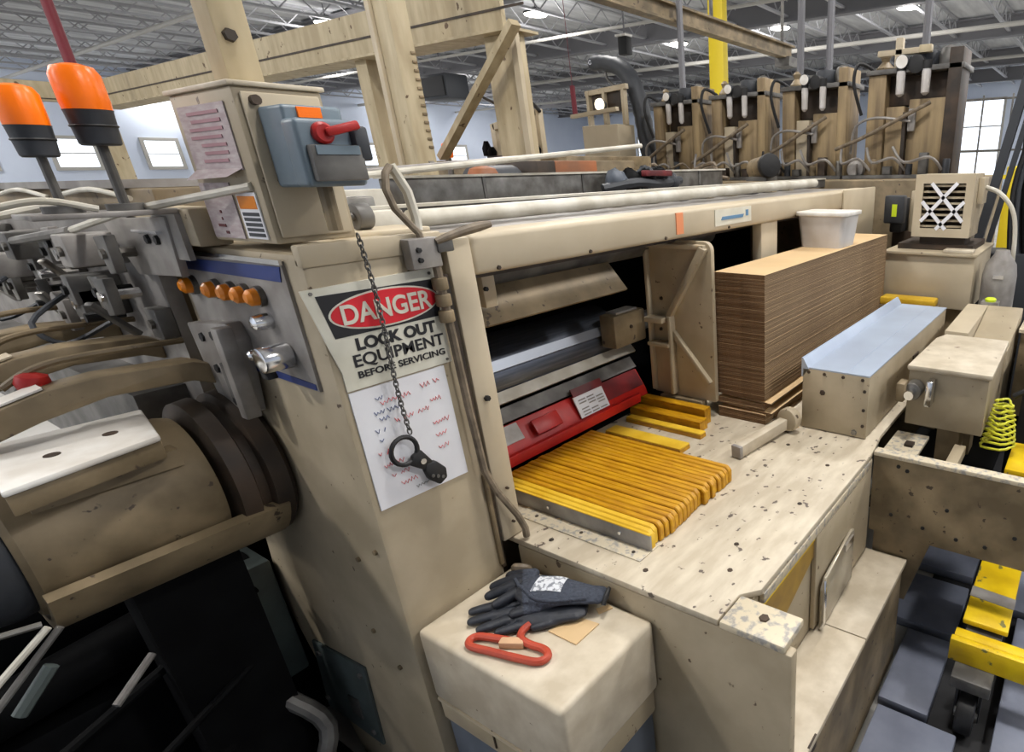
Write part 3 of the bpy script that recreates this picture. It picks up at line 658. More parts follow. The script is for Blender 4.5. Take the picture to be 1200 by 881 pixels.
tag(G().prism([(.79, .862, PZ + .0005), (.822, .846, PZ + .0005), (.826, .862, PZ + .0005), (.80, .88, PZ + .0005)], (0, 0, .003)).build('cardboard_scrap', 'cardboard'), 'tiny cardboard chip by the glove cuff, against the table side', 'scrap')
rg = tag(G().tube(smooth([(.80, 1.16, PZ + .02), (.79, 1.14, PZ + .035), (.805, 1.12, PZ + .03), (.815, 1.135, PZ + .012), (.80, 1.17, PZ + .012)]), .011, 8).build('oily_rag', 'hose'), 'crumpled grimy rag tucked behind the gloves', 'rag')

# ------------------------------------------------------------------ control cabinet on the frame, with notices, switch, tube
cc = thing('control_cabinet', 'tan control cabinet standing on the machine end frame, plastered with papers', 'cabinet', (.6, 1.38, 1.64))
G().box(.527, .668, 1.264, 1.51, 1.640, 1.893).build('body', 'beige', cc, .004)
G().box(.522, .673, 1.258, 1.516, 1.893, 1.901).build('top', 'pedestal', cc, .002)
G().box(.536, .66, 1.256, 1.264, 1.65, 1.885).build('door', 'beige_clean', cc, .004)
G().cyl((.553, 1.256, 1.872), (.553, 1.245, 1.872), .008, n=10).build('lock', 'brown', cc)
bolt((.56, 1.256, 1.745), (0, -1, 0), .007, cc, 'brown')
def lines(x, y0, y1, z0, z1, n, parent, m_):
    for k in range(n):
        zz = z0 + (z1 - z0) * (k + .3) / n; a = y0 + random.uniform(.0, .02); b = y1 - random.uniform(.0, .05)
        G().box(x - .0012, x, a, b, zz, zz + (z1 - z0) / n * .42).build('text_line', m_, parent)
pp = thing('paper_sheet', 'crinkled paper with rows of faded red print, high on the side of the control cabinet', 'paper', (.526, 1.4, 1.76))
G().box(.5245, .5265, 1.30, 1.485, 1.765, 1.872).build('sheet', 'old_paper', pp)
lines(.5243, 1.32, 1.47, 1.775, 1.865, 7, pp, 'faded_ink')
G().prism([(.5245, 1.30, 1.768), (.5245, 1.485, 1.768), (.505, 1.49, 1.750), (.505, 1.32, 1.754)], (.001, 0, .001)).build('curled_edge', 'old_paper', pp)
pq = thing('paper_sheet', 'grey stained paper with a red stripe, low on the side of the control cabinet', 'paper', (.526, 1.4, 1.65))
G().box(.5245, .5265, 1.375, 1.50, 1.646, 1.745).build('sheet', 'old_paper', pq); lines(.5243, 1.43, 1.49, 1.65, 1.70, 4, pq, 'dark_red')
wl = thing('warning_label', 'small warning label with orange top and dark text block beside the stained paper', 'label', (.526, 1.32, 1.65))
G().box(.5240, .5265, 1.285, 1.36, 1.648, 1.728).build('sheet', 'paper', wl); G().box(.5232, .524, 1.29, 1.355, 1.700, 1.722).build('orange_band', 'amber', wl)
for k in range(5): G().box(.5232, .524, 1.29, 1.352, 1.652 + .009 * k, 1.658 + .009 * k).build('text_line', 'dark_grey', wl)
sw = thing('disconnect_switch', 'grey disconnect switch box with red rotary handle and orange label, on the cabinet front', 'switch', (.57, 1.18, 1.73))
G().box(.552, .648, 1.175, 1.255, 1.735, 1.862).build('back_box', 'switch_grey', sw, .006, 3)
G().box(.545, .645, 1.135, 1.178, 1.735, 1.840).build('cover', 'switch_grey', sw, .008, 3)
G().box(.575, .612, 1.171, 1.175, 1.843, 1.859).build('orange_label', 'orange', sw)
G().box(.555, .639, 1.12, 1.136, 1.744, 1.800).build('rating_plate', 'dark_steel', sw, .003)
G().box(.562, .632, 1.1175, 1.12, 1.785, 1.799).build('rating_text_panel', 'switch_grey', sw)
hd = G().lathe((.585, 1.136, 1.818), (0, -1, 0), [(0, .017), (.008, .017), (.012, .013)], 20).build('handle_hub', 'red', sw)
G().obox((.585, 1.120, 1.818), (.637, 1.112, 1.832), .010, .014).build('handle_lever', 'red', sw, .004)
G().box(.63, .655, 1.12, 1.15, 1.775, 1.83).build('hinge_block', 'dark_grey', sw, .005)
G().cyl((.60, 1.2, 1.735), (.60, 1.2, 1.66), .012, n=10).build('conduit_stub', 'beige_dirty', sw)
tc_ = thing('square_tube', 'tan square tube rising from the control cabinet out of the top of the picture', 'tube', (.62, 1.44, 1.901))
G().box(.591, .65, 1.41, 1.47, 1.901, 2.6).build('tube', 'column', tc_, .004)
bolt((.612, 1.41, 1.99), (0, -1, 0), .012, tc_, 'brown', .01)

# ------------------------------------------------------------------ control panel with amber lights on the frame side
cp = thing('indicator_panel', 'grey panel with a row of amber lamps and blue bands on the end frame', 'control panel', (.53, 1.5, 1.36))
G().prism([(.524, 1.268, 1.610), (.524, 1.735, 1.604), (.524, 1.735, 1.37), (.524, 1.268, 1.357)], (.006, 0, 0)).build('plate', 'grey_metal', cp)
G().prism([(.5225, 1.275, 1.600), (.5225, 1.725, 1.595), (.5225, 1.725, 1.572), (.5225, 1.285, 1.572)], (.002, 0, 0)).build('blue_band', 'blue', cp)
G().prism([(.5225, 1.275, 1.372), (.5225, 1.60, 1.385), (.5225, 1.60, 1.366), (.5225, 1.275, 1.360)], (.002, 0, 0)).build('blue_band', 'blue', cp)
G().box(.52, .525, 1.265, 1.74, 1.604, 1.613).build('bright_trim', 'bright', cp)
for y_ in (1.69, 1.575, 1.505, 1.445, 1.385):
    b = G().cyl((.524, y_, 1.538), (.514, y_, 1.538), .021, n=16).build('lamp_bezel', 'steel', cp)
    G().lathe((.514, y_, 1.538), (-1, 0, 0), [(0, .017), (.012, .016), (.018, .009)], 16).build('amber_lamp', 'amber', b)
for y_, z_, r_ in ((1.381, 1.49, .017), (1.54, 1.44, .016), (1.45, 1.415, .013)):
    G().lathe((.524, y_, z_), (-1, 0, 0), [(0, r_), (.012, r_), (.03, r_ * .8), (.034, r_ * .4)], 16).build('knob', 'bright', cp)
G().cyl((.524, 1.345, 1.425), (.47, 1.345, 1.425), .026, n=18).build('chrome_knob', 'bright', cp, .004)
G().prism([(.50, 1.395, 1.43), (.50, 1.385, 1.435), (.50, 1.36, 1.38), (.50, 1.385, 1.38)], (-.02, 0, 0)).build('lever', 'black', cp, .003)

# ------------------------------------------------------------------ drive motor on the left
mo = thing('drive_motor', 'big tan cylindrical drive motor jutting from the end frame at the left', 'motor', (.25, 1.70, .9))
G().lathe((.095, 1.70, 1.11), (1, 0, 0), [(0, .150), (.01, .157), (.285, .157), (.305, .150), (.31, .12)], 48).build('body', 'beige_dirty', mo)
G().lathe((-.05, 1.70, 1.11), (1, 0, 0), [(0, .10), (.02, .135), (.12, .145), (.145, .14)], 40).build('end_bell', 'dark_grey', mo)
G().lathe((.405, 1.70, 1.11), (1, 0, 0), [(0, .12), (.012, .178), (.045, .182), (.052, .165), (.07, .165), (.076, .182), (.108, .186), (.122, .17)], 44).build('coupling_ring', 'brown', mo)
G().prism([(.112, 1.475, 1.270), (.336, 1.535, 1.270), (.374, 1.76, 1.270), (.15, 1.775, 1.270)], (0, 0, .013)).build('mounting_plate', 'white_plate', mo, .004, 2)
G().prism([(.114, 1.480, 1.232), (.336, 1.540, 1.232), (.374, 1.758, 1.232), (.152, 1.773, 1.232)], (0, 0, .038)).build('mounting_block', 'beige_dirty', mo, .003)
G().box(.14, .36, 1.56, 1.80, 1.20, 1.236).build('mounting_pad', 'beige_dirty', mo)
for x_, y_ in ((.20, 1.60), (.29, 1.635)): G().cyl((x_, y_, 1.281), (x_, y_, 1.2845), .012, n=14).build('bolt_hole', 'brown', mo)
pts = []
g = G()
sec = [(1.70 + .190 * math.sin(a), 1.11 - .190 * math.cos(a)) for a in [math.radians(t) for t in range(-70, 31, 10)]]
g.prism([(.10, y_, z_) for y_, z_ in sec] + [(.10, 1.70 + .165 * math.sin(a), 1.11 - .165 * math.cos(a)) for a in [math.radians(t) for t in range(30, -71, -10)]], (.40, 0, 0))
g.build('cradle', 'beige_dirty', mo)
G().box(.22, .42, 1.68, 1.80, .10, .93).build('pillar', 'void', mo)

# three curved tan arms above the motor
def arm(lab, y, dz, x0, with_cap):
    t = thing('curved_arm', lab, 'arm', (.3, y, 1.3 + dz), 'curved tan arms above the motor')
    zt_ = [(x0, 1.335), (x0 + .07, 1.365), (x0 + .14, 1.382), (x0 + .22, 1.388), (.47, 1.378), (.50, 1.365)]
    zb_ = [(.50, 1.315), (.46, 1.335), (x0 + .22, 1.343), (x0 + .12, 1.325), (x0, 1.29)]
    G().prism([(x, y - .03, z + dz) for x, z in zt_ + zb_], (0, .075, 0)).build('arm', 'beige_dirty', t, .006)
    G().prism([(x0, y - .02, 1.337 + dz), (x0 + .07, y - .02, 1.367 + dz), (x0 + .14, y - .02, 1.384 + dz), (x0 + .14, y + .03, 1.384 + dz), (x0 + .07, y + .03, 1.367 + dz), (x0, y + .03, 1.337 + dz)], (0, 0, .004)).build('wear_strip', 'white_plate' if with_cap else 'beige_clean', t)
    G().tube(smooth([(x0 + .10, y + .055, 1.385 + dz), (x0 + .15, y + .06, 1.41 + dz), (x0 + .22, y + .06, 1.418 + dz), (.49, y + .06, 1.41 + dz)]), .007, 8).build('tube', 'beige_dirty', t)
    return t
arm1 = arm('nearest curved tan arm, with red knob on its pale strip', 1.71, 0, .10, True)
arm('second curved tan arm from the viewer, above the red knob', 1.98, .022, .12, False)
arm('farthest curved tan arm, half hidden at the left edge', 2.25, .035, .14, False)
rk = G().lathe((.235, 1.76, 1.352), (.2, -.1, 1), [(0, .02), (.022, .026), (.027, .02)], 16).build('knob_base', 'black', arm1)
G().lathe((.239, 1.758, 1.376), (.2, -.1, 1), [(0, .022), (.012, .026), (.026, .022), (.03, .012)], 18).build('red_knob', 'red', rk)
wk = G().lathe((.185, 1.73, 1.338), (-.1, -.3, 1), [(0, .03), (.012, .032), (.022, .026), (.027, .014)], 18).build('pale_dome', 'bucket', arm1)
G().cyl((.185, 1.73, 1.31), (.185, 1.73, 1.338), .02, n=12).build('stem', 'teal', wk)
# hanging bracket at the frame side
bp_ = thing('slotted_bracket', 'grey slotted steel bracket hanging above the motor ring beside the amber lamp panel', 'bracket', (.5, 1.6, 1.27))
G().prism([(.495, 1.725, 1.455), (.495, 1.52, 1.475), (.495, 1.50, 1.44), (.495, 1.545, 1.268), (.495, 1.69, 1.268), (.495, 1.705, 1.32)], (.03, 0, 0)).build('plate', 'grey_metal', bp_, .004)
G().box(.47, .50, 1.50, 1.53, 1.27, 1.47).build('edge_bar', 'grey_metal', bp_, .004)
for y_, z_ in ((1.66, 1.43), (1.60, 1.44), (1.64, 1.36), (1.60, 1.29)): bolt((.495, y_, z_), (-1, 0, 0), .012, bp_, 'black', .004)
G().box(.488, .495, 1.57, 1.60, 1.30, 1.38).build('slot', 'dark_steel', bp_)

# grey bracket bank left of the panel
bb = thing('bracket_bank', 'dense bank of grey steel brackets, bolts and levers along the machine side at the left', 'machine part', (.5, 2.6, 1.2))
G().box(.50, .53, 1.80, 4.2, .95, 1.68).build('backing_plate', 'grey_metal', bb)
G().prism([(.485, 1.97, 1.672), (.485, 1.60, 1.685), (.485, 1.62, 1.565), (.485, 1.86, 1.555)], (.015, 0, 0)).build('top_plate', 'grey_metal', bb, .002)
for y_ in (1.67, 1.72): bolt((.485, y_, 1.637), (-1, 0, 0), .011, bb, 'black', .006)
G().box(.475, .485, 1.635, 1.77, 1.650, 1.656).build('plate_ledge', 'bright', bb)
R2 = random.Random(11)
for k in range(16):
    y_ = 1.80 + .13 * k + R2.uniform(-.02, .02)
    for row in range(3):
        z_ = 1.61 - .072 * row + R2.uniform(-.02, .02)
        kind = R2.randrange(4); m_ = R2.choice(['grey_metal', 'dark_steel', 'steel', 'dark_steel'])
        xo = R2.uniform(.40, .47)
        if kind == 0: G().box(xo, .50, y_, y_ + R2.uniform(.03, .08), z_ - .04, z_ + .03).build('bracket', m_, bb, .004)
        elif kind == 1: G().cyl((xo, y_, z_), (.50, y_, z_), R2.uniform(.015, .03), n=12).build('spindle', m_, bb, .003)
        elif kind == 2: G().obox((xo, y_, z_ + .03), (.47, y_ + .03, z_ - .06), .022, .012).build('lever', m_, bb, .003)
        else: G().prism([(xo, y_, z_ + .035), (xo, y_ + .07, z_ + .03), (xo, y_ + .05, z_ - .05), (xo, y_ + .01, z_ - .045)], (.02, 0, 0)).build('tab', m_, bb, .003); 
        if kind != 1: G().cyl((xo - .008, y_ + .03, z_ - .005), (xo + .06, y_ + .03, z_ - .005), .011, n=8).build('stud', R2.choice(['black', 'bright', 'steel']), bb)
for k in range(3):
    y_ = 2.0 + .55 * k
    G().tube(smooth([(.44, y_, 1.44), (.36, y_ + .05, 1.40), (.33, y_ + .10, 1.45), (.42, y_ + .16, 1.50)]), .006, 6).build('hose', 'dark_grey', bb)
G().box(.40, .50, 1.9, 4.2, 1.0, 1.28).build('lower_shelf', 'dark_steel', bb)
# rods above the bank
tag(G().tube([(.44, 2.0, 1.652), (.448, 1.66, 1.696), (.526, 1.29, 1.738)], .0075, 8).build('push_rod', 'white_tube'), 'long pale rod sloping up to the control cabinet', 'rod')
tag(G().tube([(.42, 2.6, 1.60), (.44, 2.02, 1.648)], .011, 8).build('push_rod', 'dark_steel'), 'dark lower half of the sloping rod, over the grey brackets', 'rod')
tag(G().cyl((.28, 2.35, 1.655), (.50, 2.30, 1.70), .010, n=8).build('cross_rod', 'white_tube'), 'short pale rod above the grey bracket bank', 'rod')
tag(G().cyl((.18, 2.25, 1.645), (.36, 2.2, 1.665), .012, n=8).build('cross_rod', 'white_tube'), 'pale rod at the left edge beside the grey cylinder', 'rod')
tag(G().cyl((.20, 2.0, 1.675), (.29, 2.0, 1.635), .026, n=16).build('air_cylinder', 'switch_grey', None, .006), 'tilted grey air cylinder under the left beacon', 'cylinder')
# tan covers behind, between bracket bank and cabinet
cv = thing('machine_cover', 'tan and grey machine covers behind the brackets, under the two beacons', 'cover', (.9, 2.4, 1.2))
G().box(.56, .80, 1.86, 4.2, 1.2, 1.735).build('cover', 'beige_dirty', cv, .006)
G().box(.50, .56, 1.52, 1.86, 1.627, 1.70).build('cover', 'beige', cv, .006)
G().box(.54, .80, 2.0, 3.2, 1.736, 1.755).build('grey_lid', 'grey_metal', cv)
for y_ in (2.1, 2.7): G().tube(smooth([(.53, y_ - .2, 1.715), (.52, y_, 1.735), (.53, y_ + .3, 1.72)]), .006, 8).build('hose', 'white_tube', cv)

# beacons
def beacon(x, y, z0, z1, s, lab):
    t = thing('beacon_light', lab, 'beacon', (x, y, z0), 'amber beacons')
    G().cyl((x, y, z0), (x, y, z1), .008 * s, n=10).build('pole', 'beige' if s > 1 else 'dark_steel', t)
    G().cyl((x, y, z0), (x, y, z0 + .012), .028, n=14).build('flange', 'dark_steel', t)
    G().lathe((x, y, z1), (0, 0, 1), [(0, .026 * s), (.003, .029 * s), (.055 * s, .033 * s), (.058 * s, .034 * s)], 24).build('base', 'dark_grey', t)
    G().lathe((x, y, z1 + .058 * s), (0, 0, 1), [(0, .033 * s), (.012 * s, .034 * s), (.055 * s, .034 * s), (.068 * s, .028 * s), (.073 * s, .012 * s)], 24).build('amber_lens', 'orange', t)
    G().lathe((x, y, z1 + .03 * s), (0, 0, 1), [(0, .0322 * s), (.002, .0335 * s), (.004, .0322 * s)], 24).build('seam_ring', 'black', t)
    return t
beacon(.436, 1.60, 1.70, 1.812, 1.0, 'larger amber beacon on a black base, right of the pair')
beacon(.352, 1.60, 1.70, 1.792, .86, 'smaller amber beacon on a black base at the left edge')
bs = thing('beacon_shelf', 'grey shelf carrying the two amber beacons', 'shelf', (.4, 1.6, 1.69))
G().box(.30, .50, 1.56, 1.68, 1.69, 1.70).build('shelf', 'grey_metal', bs, .002)
G().tube(smooth([(.24, 1.62, 1.70), (.28, 1.6, 1.715), (.33, 1.58, 1.722), (.39, 1.57, 1.705)]), .006, 8).build('loop_hose', 'white_tube', bs)
G().box(.49, .50, 1.56, 1.68, 1.60, 1.69).build('bracket', 'grey_metal', bs)

# machinery below the motor, its black tone stands for deep shade
dm = thing('dark_undercarriage', 'machinery below the motor, coloured black to stand for deep shade', 'machine', (.2, 2.2, 0))
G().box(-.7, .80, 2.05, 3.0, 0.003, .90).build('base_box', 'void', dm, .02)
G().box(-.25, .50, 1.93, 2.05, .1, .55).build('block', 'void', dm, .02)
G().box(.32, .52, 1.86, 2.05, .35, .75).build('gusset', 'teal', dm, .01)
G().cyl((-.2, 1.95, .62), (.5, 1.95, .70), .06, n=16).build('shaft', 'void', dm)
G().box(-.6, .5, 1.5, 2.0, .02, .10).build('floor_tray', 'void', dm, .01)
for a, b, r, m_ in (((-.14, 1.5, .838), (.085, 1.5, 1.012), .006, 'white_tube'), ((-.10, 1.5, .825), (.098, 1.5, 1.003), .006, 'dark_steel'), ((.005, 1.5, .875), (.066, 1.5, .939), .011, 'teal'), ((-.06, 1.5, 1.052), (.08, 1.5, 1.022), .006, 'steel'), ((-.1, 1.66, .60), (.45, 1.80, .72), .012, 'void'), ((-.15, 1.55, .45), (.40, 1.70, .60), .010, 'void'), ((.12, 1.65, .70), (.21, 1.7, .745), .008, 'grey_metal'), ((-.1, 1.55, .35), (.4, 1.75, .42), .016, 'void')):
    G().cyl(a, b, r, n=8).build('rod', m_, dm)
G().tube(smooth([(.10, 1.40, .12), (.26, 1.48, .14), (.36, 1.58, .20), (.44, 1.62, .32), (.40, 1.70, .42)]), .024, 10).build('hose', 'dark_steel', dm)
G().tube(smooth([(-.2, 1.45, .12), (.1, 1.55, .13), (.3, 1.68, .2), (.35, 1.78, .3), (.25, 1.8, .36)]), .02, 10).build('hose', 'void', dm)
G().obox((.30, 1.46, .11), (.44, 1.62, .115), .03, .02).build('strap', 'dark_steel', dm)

tag(G().box(.86, 4.0, -3.0, .365, .0005, .003).build('added_floor_mat', 'mat'), 'added black floor mat darkening the floor under the slate tiles and yellow cart', 'mat')  # mats added to keep the floor dark and cut bounced light
tag(G().box(-3.0, .50, -3.0, 1.45, .0005, .003).build('added_floor_mat', 'mat'), 'added black floor mat where the viewer stands, cutting bounced light', 'mat')
tag(G().box(-3.0, .50, 1.452, 3.0, .0005, .003).build('added_floor_mat', 'mat'), 'added black floor mat beneath the drive motor, keeping the floor there dark', 'mat')
# ------------------------------------------------------------------ right-hand floor: rubber tiles, yellow cart
t0 = None
for i, (x0, x1, y0, y1, lab) in enumerate(((1.55, 1.93, .20, .37, 'slate rubber floor tile nearest the viewer beside the ledge'), (1.97, 2.29, .20, .47, 'middle slate rubber floor tile under the end of the cross rail'), (2.37, 2.72, .20, .52, 'far slate rubber floor tile beyond the cross rail'),
        (1.20, 1.52, .10, .36, 'dark floor tile at the bottom edge beside the wheel'), (1.5, 2.2, -.42, .0, 'slate floor tile right of the yellow cart bar'), (2.24, 2.7, -.42, .16, 'slate floor tile under the far end of the yellow cart bar'))):
    tag(G().box(x0, x1, y0, y1, .003, .045).build('floor_tile', 'floor_tile', None, .006), lab, 'floor tile', 'slate rubber floor tiles')
ca = thing('yellow_cart', 'yellow steel cart frame on black casters at the lower right', 'cart', (1.8, .05, 0))
G().box(1.72, 2.10, .015, .155, .325, .345).build('deck_bar', 'yellow', ca, .004)
G().prism([(1.84, .013, .3455), (1.90, .013, .3455), (1.91, .157, .3455), (1.85, .157, .3455)], (0, 0, .0008)).build('worn_stripe', 'grey_metal', ca)
G().box(1.635, 1.66, -.45, .175, .235, .32).build('front_bar', 'yellow', ca, .003)
G().box(1.66, 1.70, -.45, .168, .31, .32).build('front_flange', 'yellow', ca, .002)
G().box(1.66, 2.12, .03, .14, .255, .31).build('under_frame', 'dark_steel', ca)
for sx, yy in ((1.60, .09), (2.08, .09)):
    c_ = G().box(sx - .035, sx + .06, yy - .06, yy + .06, .19, .235).build('caster_plate', 'dark_steel', ca, .004)
    G().cyl((sx, yy - .028, .078), (sx, yy + .028, .078), .074, n=24).build('wheel', 'black', c_, .01)
    G().cyl((sx, yy - .036, .078), (sx, yy + .036, .078), .026, n=14).build('hub', 'steel', c_)
    G().box(sx - .015, sx + .05, yy - .04, yy - .032, .06, .19).box(sx - .015, sx + .05, yy + .032, yy + .04, .06, .19).build('fork', 'black', c_)

# ------------------------------------------------------------------ on top of the machine
tag(G().cyl((.93, 1.50, 1.648), (3.5, 1.50, 1.660), .022, n=16).build('top_pipe', 'white_tube'), 'thick cream pipe lying along the machine top just behind the front beam', 'pipe')
tr = thing('top_rail', 'dark rail with pale upper edge along the middle of the machine top', 'rail', (2.4, 1.7, 1.62))
G().box(.92, 4.05, 1.66, 1.70, 1.62, 1.668).build('web', 'dark_steel', tr); G().box(.92, 4.05, 1.655, 1.705, 1.668, 1.676).build('edge', 'white_tube', tr)
for k in range(9): G().box(1.6 + .22 * k, 1.66 + .22 * k, 1.60, 1.655, 1.622, 1.655).build('rail_clip', 'beige' if k % 3 else 'dark_grey', tr, .004)
bxt = thing('cable_duct', 'long scuffed grey cable duct along the machine top behind the dark rail', 'duct', (2.1, 2.0, 1.62))
G().box(1.20, 3.15, 1.93, 2.06, 1.622, 1.742).build('duct', 'steel', bxt, .004); G().box(1.19, 3.17, 1.92, 2.07, 1.742, 1.750).build('lid', 'white_tube', bxt)
for x_ in (1.5, 2.0, 2.5, 2.9): G().box(x_, x_ + .012, 1.926, 1.931, 1.625, 1.742).build('joint', 'dark_steel', bxt)
tag(G().cyl((1.0, 1.90, 1.748), (2.38, 1.90, 1.856), .010, n=10).build('long_tube', 'white_tube'), 'long thin pale tube slanting up across the machine top', 'tube')
tag(G().cyl((1.05, 1.96, 1.762), (1.85, 1.96, 1.815), .007, n=8).build('thin_tube', 'grey_metal'), 'thinner grey tube just behind the long pale tube', 'tube')
for (xa, xb, ya, yb, za, zb, m_, lab) in ((.70, .93, 1.42, 1.56, 1.62, 1.634, 'beige_clean', 'tan flat bar lowest of the bars between cabinet and pipe'), (.72, .97, 1.585, 1.65, 1.62, 1.668, 'white_tube', 'pale block behind the flat bar right of the cabinet'), (.70, .98, 1.72, 1.80, 1.62, 1.70, 'steel', 'grey slab behind the pale block right of the cabinet'), (.80, 1.10, 1.85, 1.92, 1.62, 1.715, 'white_tube', 'pale slab end beside the grey cable duct')):
    tag(G().box(xa, xb, ya, yb, za, zb).build('top_bar', m_, None, .004), lab, 'bar')
dw = thing('hand_wheel', 'small dark wheel beside the control cabinet on the machine top', 'wheel', (.80, 1.5, 1.634))
G().cyl((.79, 1.49, 1.664), (.825, 1.49, 1.664), .030, n=20).build('rim', 'dark_steel', dw, .004); G().cyl((.78, 1.49, 1.664), (.835, 1.49, 1.664), .010, n=10).build('hub', 'steel', dw)
rb = thing('rust_cabinet', 'rust-orange panel box standing behind the cable duct', 'box', (2.25, 2.3, 1.62))
G().box(2.03, 2.14, 2.22, 2.5, 1.62, 1.80).build('side', 'brown', rb, .004); G().box(2.14, 2.42, 2.22, 2.5, 1.62, 1.80).build('panel', 'rust', rb, .004)
G().box(2.42, 2.75, 2.25, 2.5, 1.62, 1.80).build('end_box', 'beige_dirty', rb, .004)
tag(G().lathe((1.72, 2.2, 1.62), (0, 0, 1), [(0, .03), (.10, .05), (.13, .06), (.15, .05), (.16, .02)], 16).build('spool', 'rust'), 'small brown spool on the machine top below the diagonal brace', 'spool')
cl = thing('dark_bundle', 'bundle of dark cloth and hoses with a dusty red strip, on the machine top', 'bundle', (2.35, 1.85, 1.62))
R3 = random.Random(5)
for k, (x_, y_, r_, m_) in enumerate(((2.14, 1.86, .05, 'blue_grey'), (2.25, 1.88, .055, 'void'), (2.35, 1.86, .05, 'dark_grey'), (2.46, 1.88, .055, 'void'), (2.54, 1.86, .045, 'dark_grey'), (2.32, 1.84, .04, 'void'))):
    g = G().ball((x_, y_, 1.70 + R3.uniform(-.01, .02)), r_, 8)
    for v in g.v: v.x += R3.uniform(-.008, .008); v.z += R3.uniform(-.008, .008)
    g.build('lump', m_, cl)
G().obox((2.26, 1.80, 1.738), (2.46, 1.80, 1.735), .03, .025).build('red_strip', 'dark_red', cl, .004)
G().tube(smooth([(2.05, 1.86, 1.68), (2.2, 1.8, 1.70), (2.4, 1.82, 1.69), (2.62, 1.86, 1.70)]), .02, 8).build('hose', 'dark_grey', cl)
mtb = thing('small_motor', 'dark grey motor lump behind the rust-orange box', 'motor', (2.0, 2.3, 1.62))
G().cyl((1.78, 2.35, 1.70), (2.0, 2.35, 1.70), .085, n=20).build('body', 'dark_grey', mtb, .01); G().box(1.82, 1.96, 2.28, 2.42, 1.62, 1.66).build('foot', 'dark_steel', mtb)
# machine body behind the covers, hidden below the sight line but carrying things
mb2 = thing('rear_section', 'rear machine section behind the cable duct, carrying pumps and boxes', 'machine', (3, 3, 0))
G().box(1.02, 4.0, 2.12, 3.1, 0, 1.62).build('body', 'beige_dirty', mb2, .01)
G().box(4.05, 5.3, .70, 4.5, 0, 1.66).build('pump_deck', 'beige_dirty', mb2, .01)
G().box(3.1, 4.0, 3.1, 4.5, 0, 1.85).build('bench_deck', 'beige_dirty', mb2, .01)
# orange signal lamp and oval hoop far left of the brace
so = thing('signal_lamp', 'small orange signal lamp at the foot of the diagonal brace', 'lamp', (2.9, 4.05, 1.62))
G().cyl((2.9, 4.05, 1.62), (2.9, 4.05, 1.86), .02, n=10).build('stem', 'steel', so); G().lathe((2.9, 4.05, 1.86), (0, 0, 1), [(0, .035), (.05, .04), (.09, .03), (.10, .01)], 16).build('lens', 'orange', so)
tag(G().box(2.55, 2.70, 3.95, 4.05, 1.6, 1.93).build('red_box', 'red', None, .01), 'small red box between the tan post and the thin column', 'box')

# ------------------------------------------------------------------ gantry: beams, posts, brace
ga = thing('gantry', 'tan steel gantry of two overhead beams with columns behind the machine', 'gantry', (3, 6, 0))
G().box(2.90, 2.93, 3.3, 10.3, 2.56, 2.80).box(2.90, 3.08, 3.3, 10.3, 2.80, 2.815).build('long_beam', 'column', ga)
G().box(2.88, 3.10, 3.22, 10.3, 2.545, 2.56).build('lower_flange', 'column', ga)
G().box(2.895, 2.90, 3.1, 10.4, 2.655, 2.668).build('groove', 'brown', ga)
G().box(-5, 2.9, 10.3, 10.45, 2.60, 2.79).build('cross_beam', 'column', ga); G().box(-5, 2.9, 10.29, 10.30, 2.615, 2.625).build('groove', 'brown', ga)
G().box(2.95, 3.03, 3.27, 3.55, 0, 2.545).build('wide_column', 'column', ga, .006)
G().box(2.92, 2.95, 3.23, 3.28, 0, 2.545).build('column_flange', 'beige_clean', ga)
G().box(2.85, 3.0, 10.25, 10.5, 0, 2.56).build('column', 'column', ga)
for x_ in (.4, -2.4): G().box(x_, x_ + .15, 10.3, 10.45, 0, 2.6).build('column', 'column', ga)
G().box(2.95, 3.05, 6.9, 7.1, 0, 2.56).build('column', 'column', ga)
G().box(2.94, 3.04, 4.85, 4.99, 0, 2.56).build('column', 'column', ga)
G().obox((2.84, 3.13, 2.56), (2.84, 4.03, 1.86), .04, .068, (1, 0, 0)).build('brace', 'column', ga)
ps = thing('gantry_post', 'tall tan post with a ridged edge in front of the overhead beam', 'post', (2.42, 3.66, 1.5))
G().box(2.36, 2.48, 3.58, 3.72, 0, 3.2).build('post', 'column', ps, .006)
G().box(2.34, 2.37, 3.72, 3.76, 0, 3.2).build('flange', 'beige_clean', ps, .003)
for k in range(12): G().box(2.445, 2.475, 3.572, 3.58, 1.90 + .045 * k, 1.915 + .045 * k).build('ridge', 'beige_dirty', ps, .003)
tag(G().obox((2.44, 3.82, 2.02), (2.44, 3.56, 1.80), .02, .035, (1, 0, 0)).build('flat_strut', 'grey_metal'), 'grey flat strut slanting from the tan post to the machine top', 'strut')
be = thing('tool_frame', 'tan welded bracket frame with dark tools at the foot of the wide column', 'frame', (3.2, 3.6, 1.85))
for a, b in (((3.2, 3.88, 1.85), (3.2, 3.88, 2.08)), ((3.2, 3.42, 1.85), (3.2, 3.42, 2.15)), ((3.2, 3.88, 2.06), (3.2, 3.42, 2.13)), ((3.2, 3.82, 1.98), (3.2, 3.64, 1.985)), ((3.2, 3.66, 1.85), (3.2, 3.66, 2.05))): G().obox(a, b, .045, .045, (1, 0, 0)).build('bar', 'beige_clean', be, .004)
G().box(3.15, 3.3, 3.35, 3.95, 1.851, 1.87).build('base', 'dark_steel', be)
for y_, h_ in ((3.95, .10), (3.90, .06), (3.60, .05), (3.50, .09), (3.44, .06)): G().lathe((3.16, y_, 1.87), (0, 0, 1), [(0, .03), (h_ * .5, .035), (h_, .015)], 10).build('tool', 'void', be)
G().tube(smooth([(3.18, 4.0, 2.28), (3.18, 3.8, 2.20), (3.18, 3.6, 2.10)]), .01, 6).build('rod', 'brown', be)
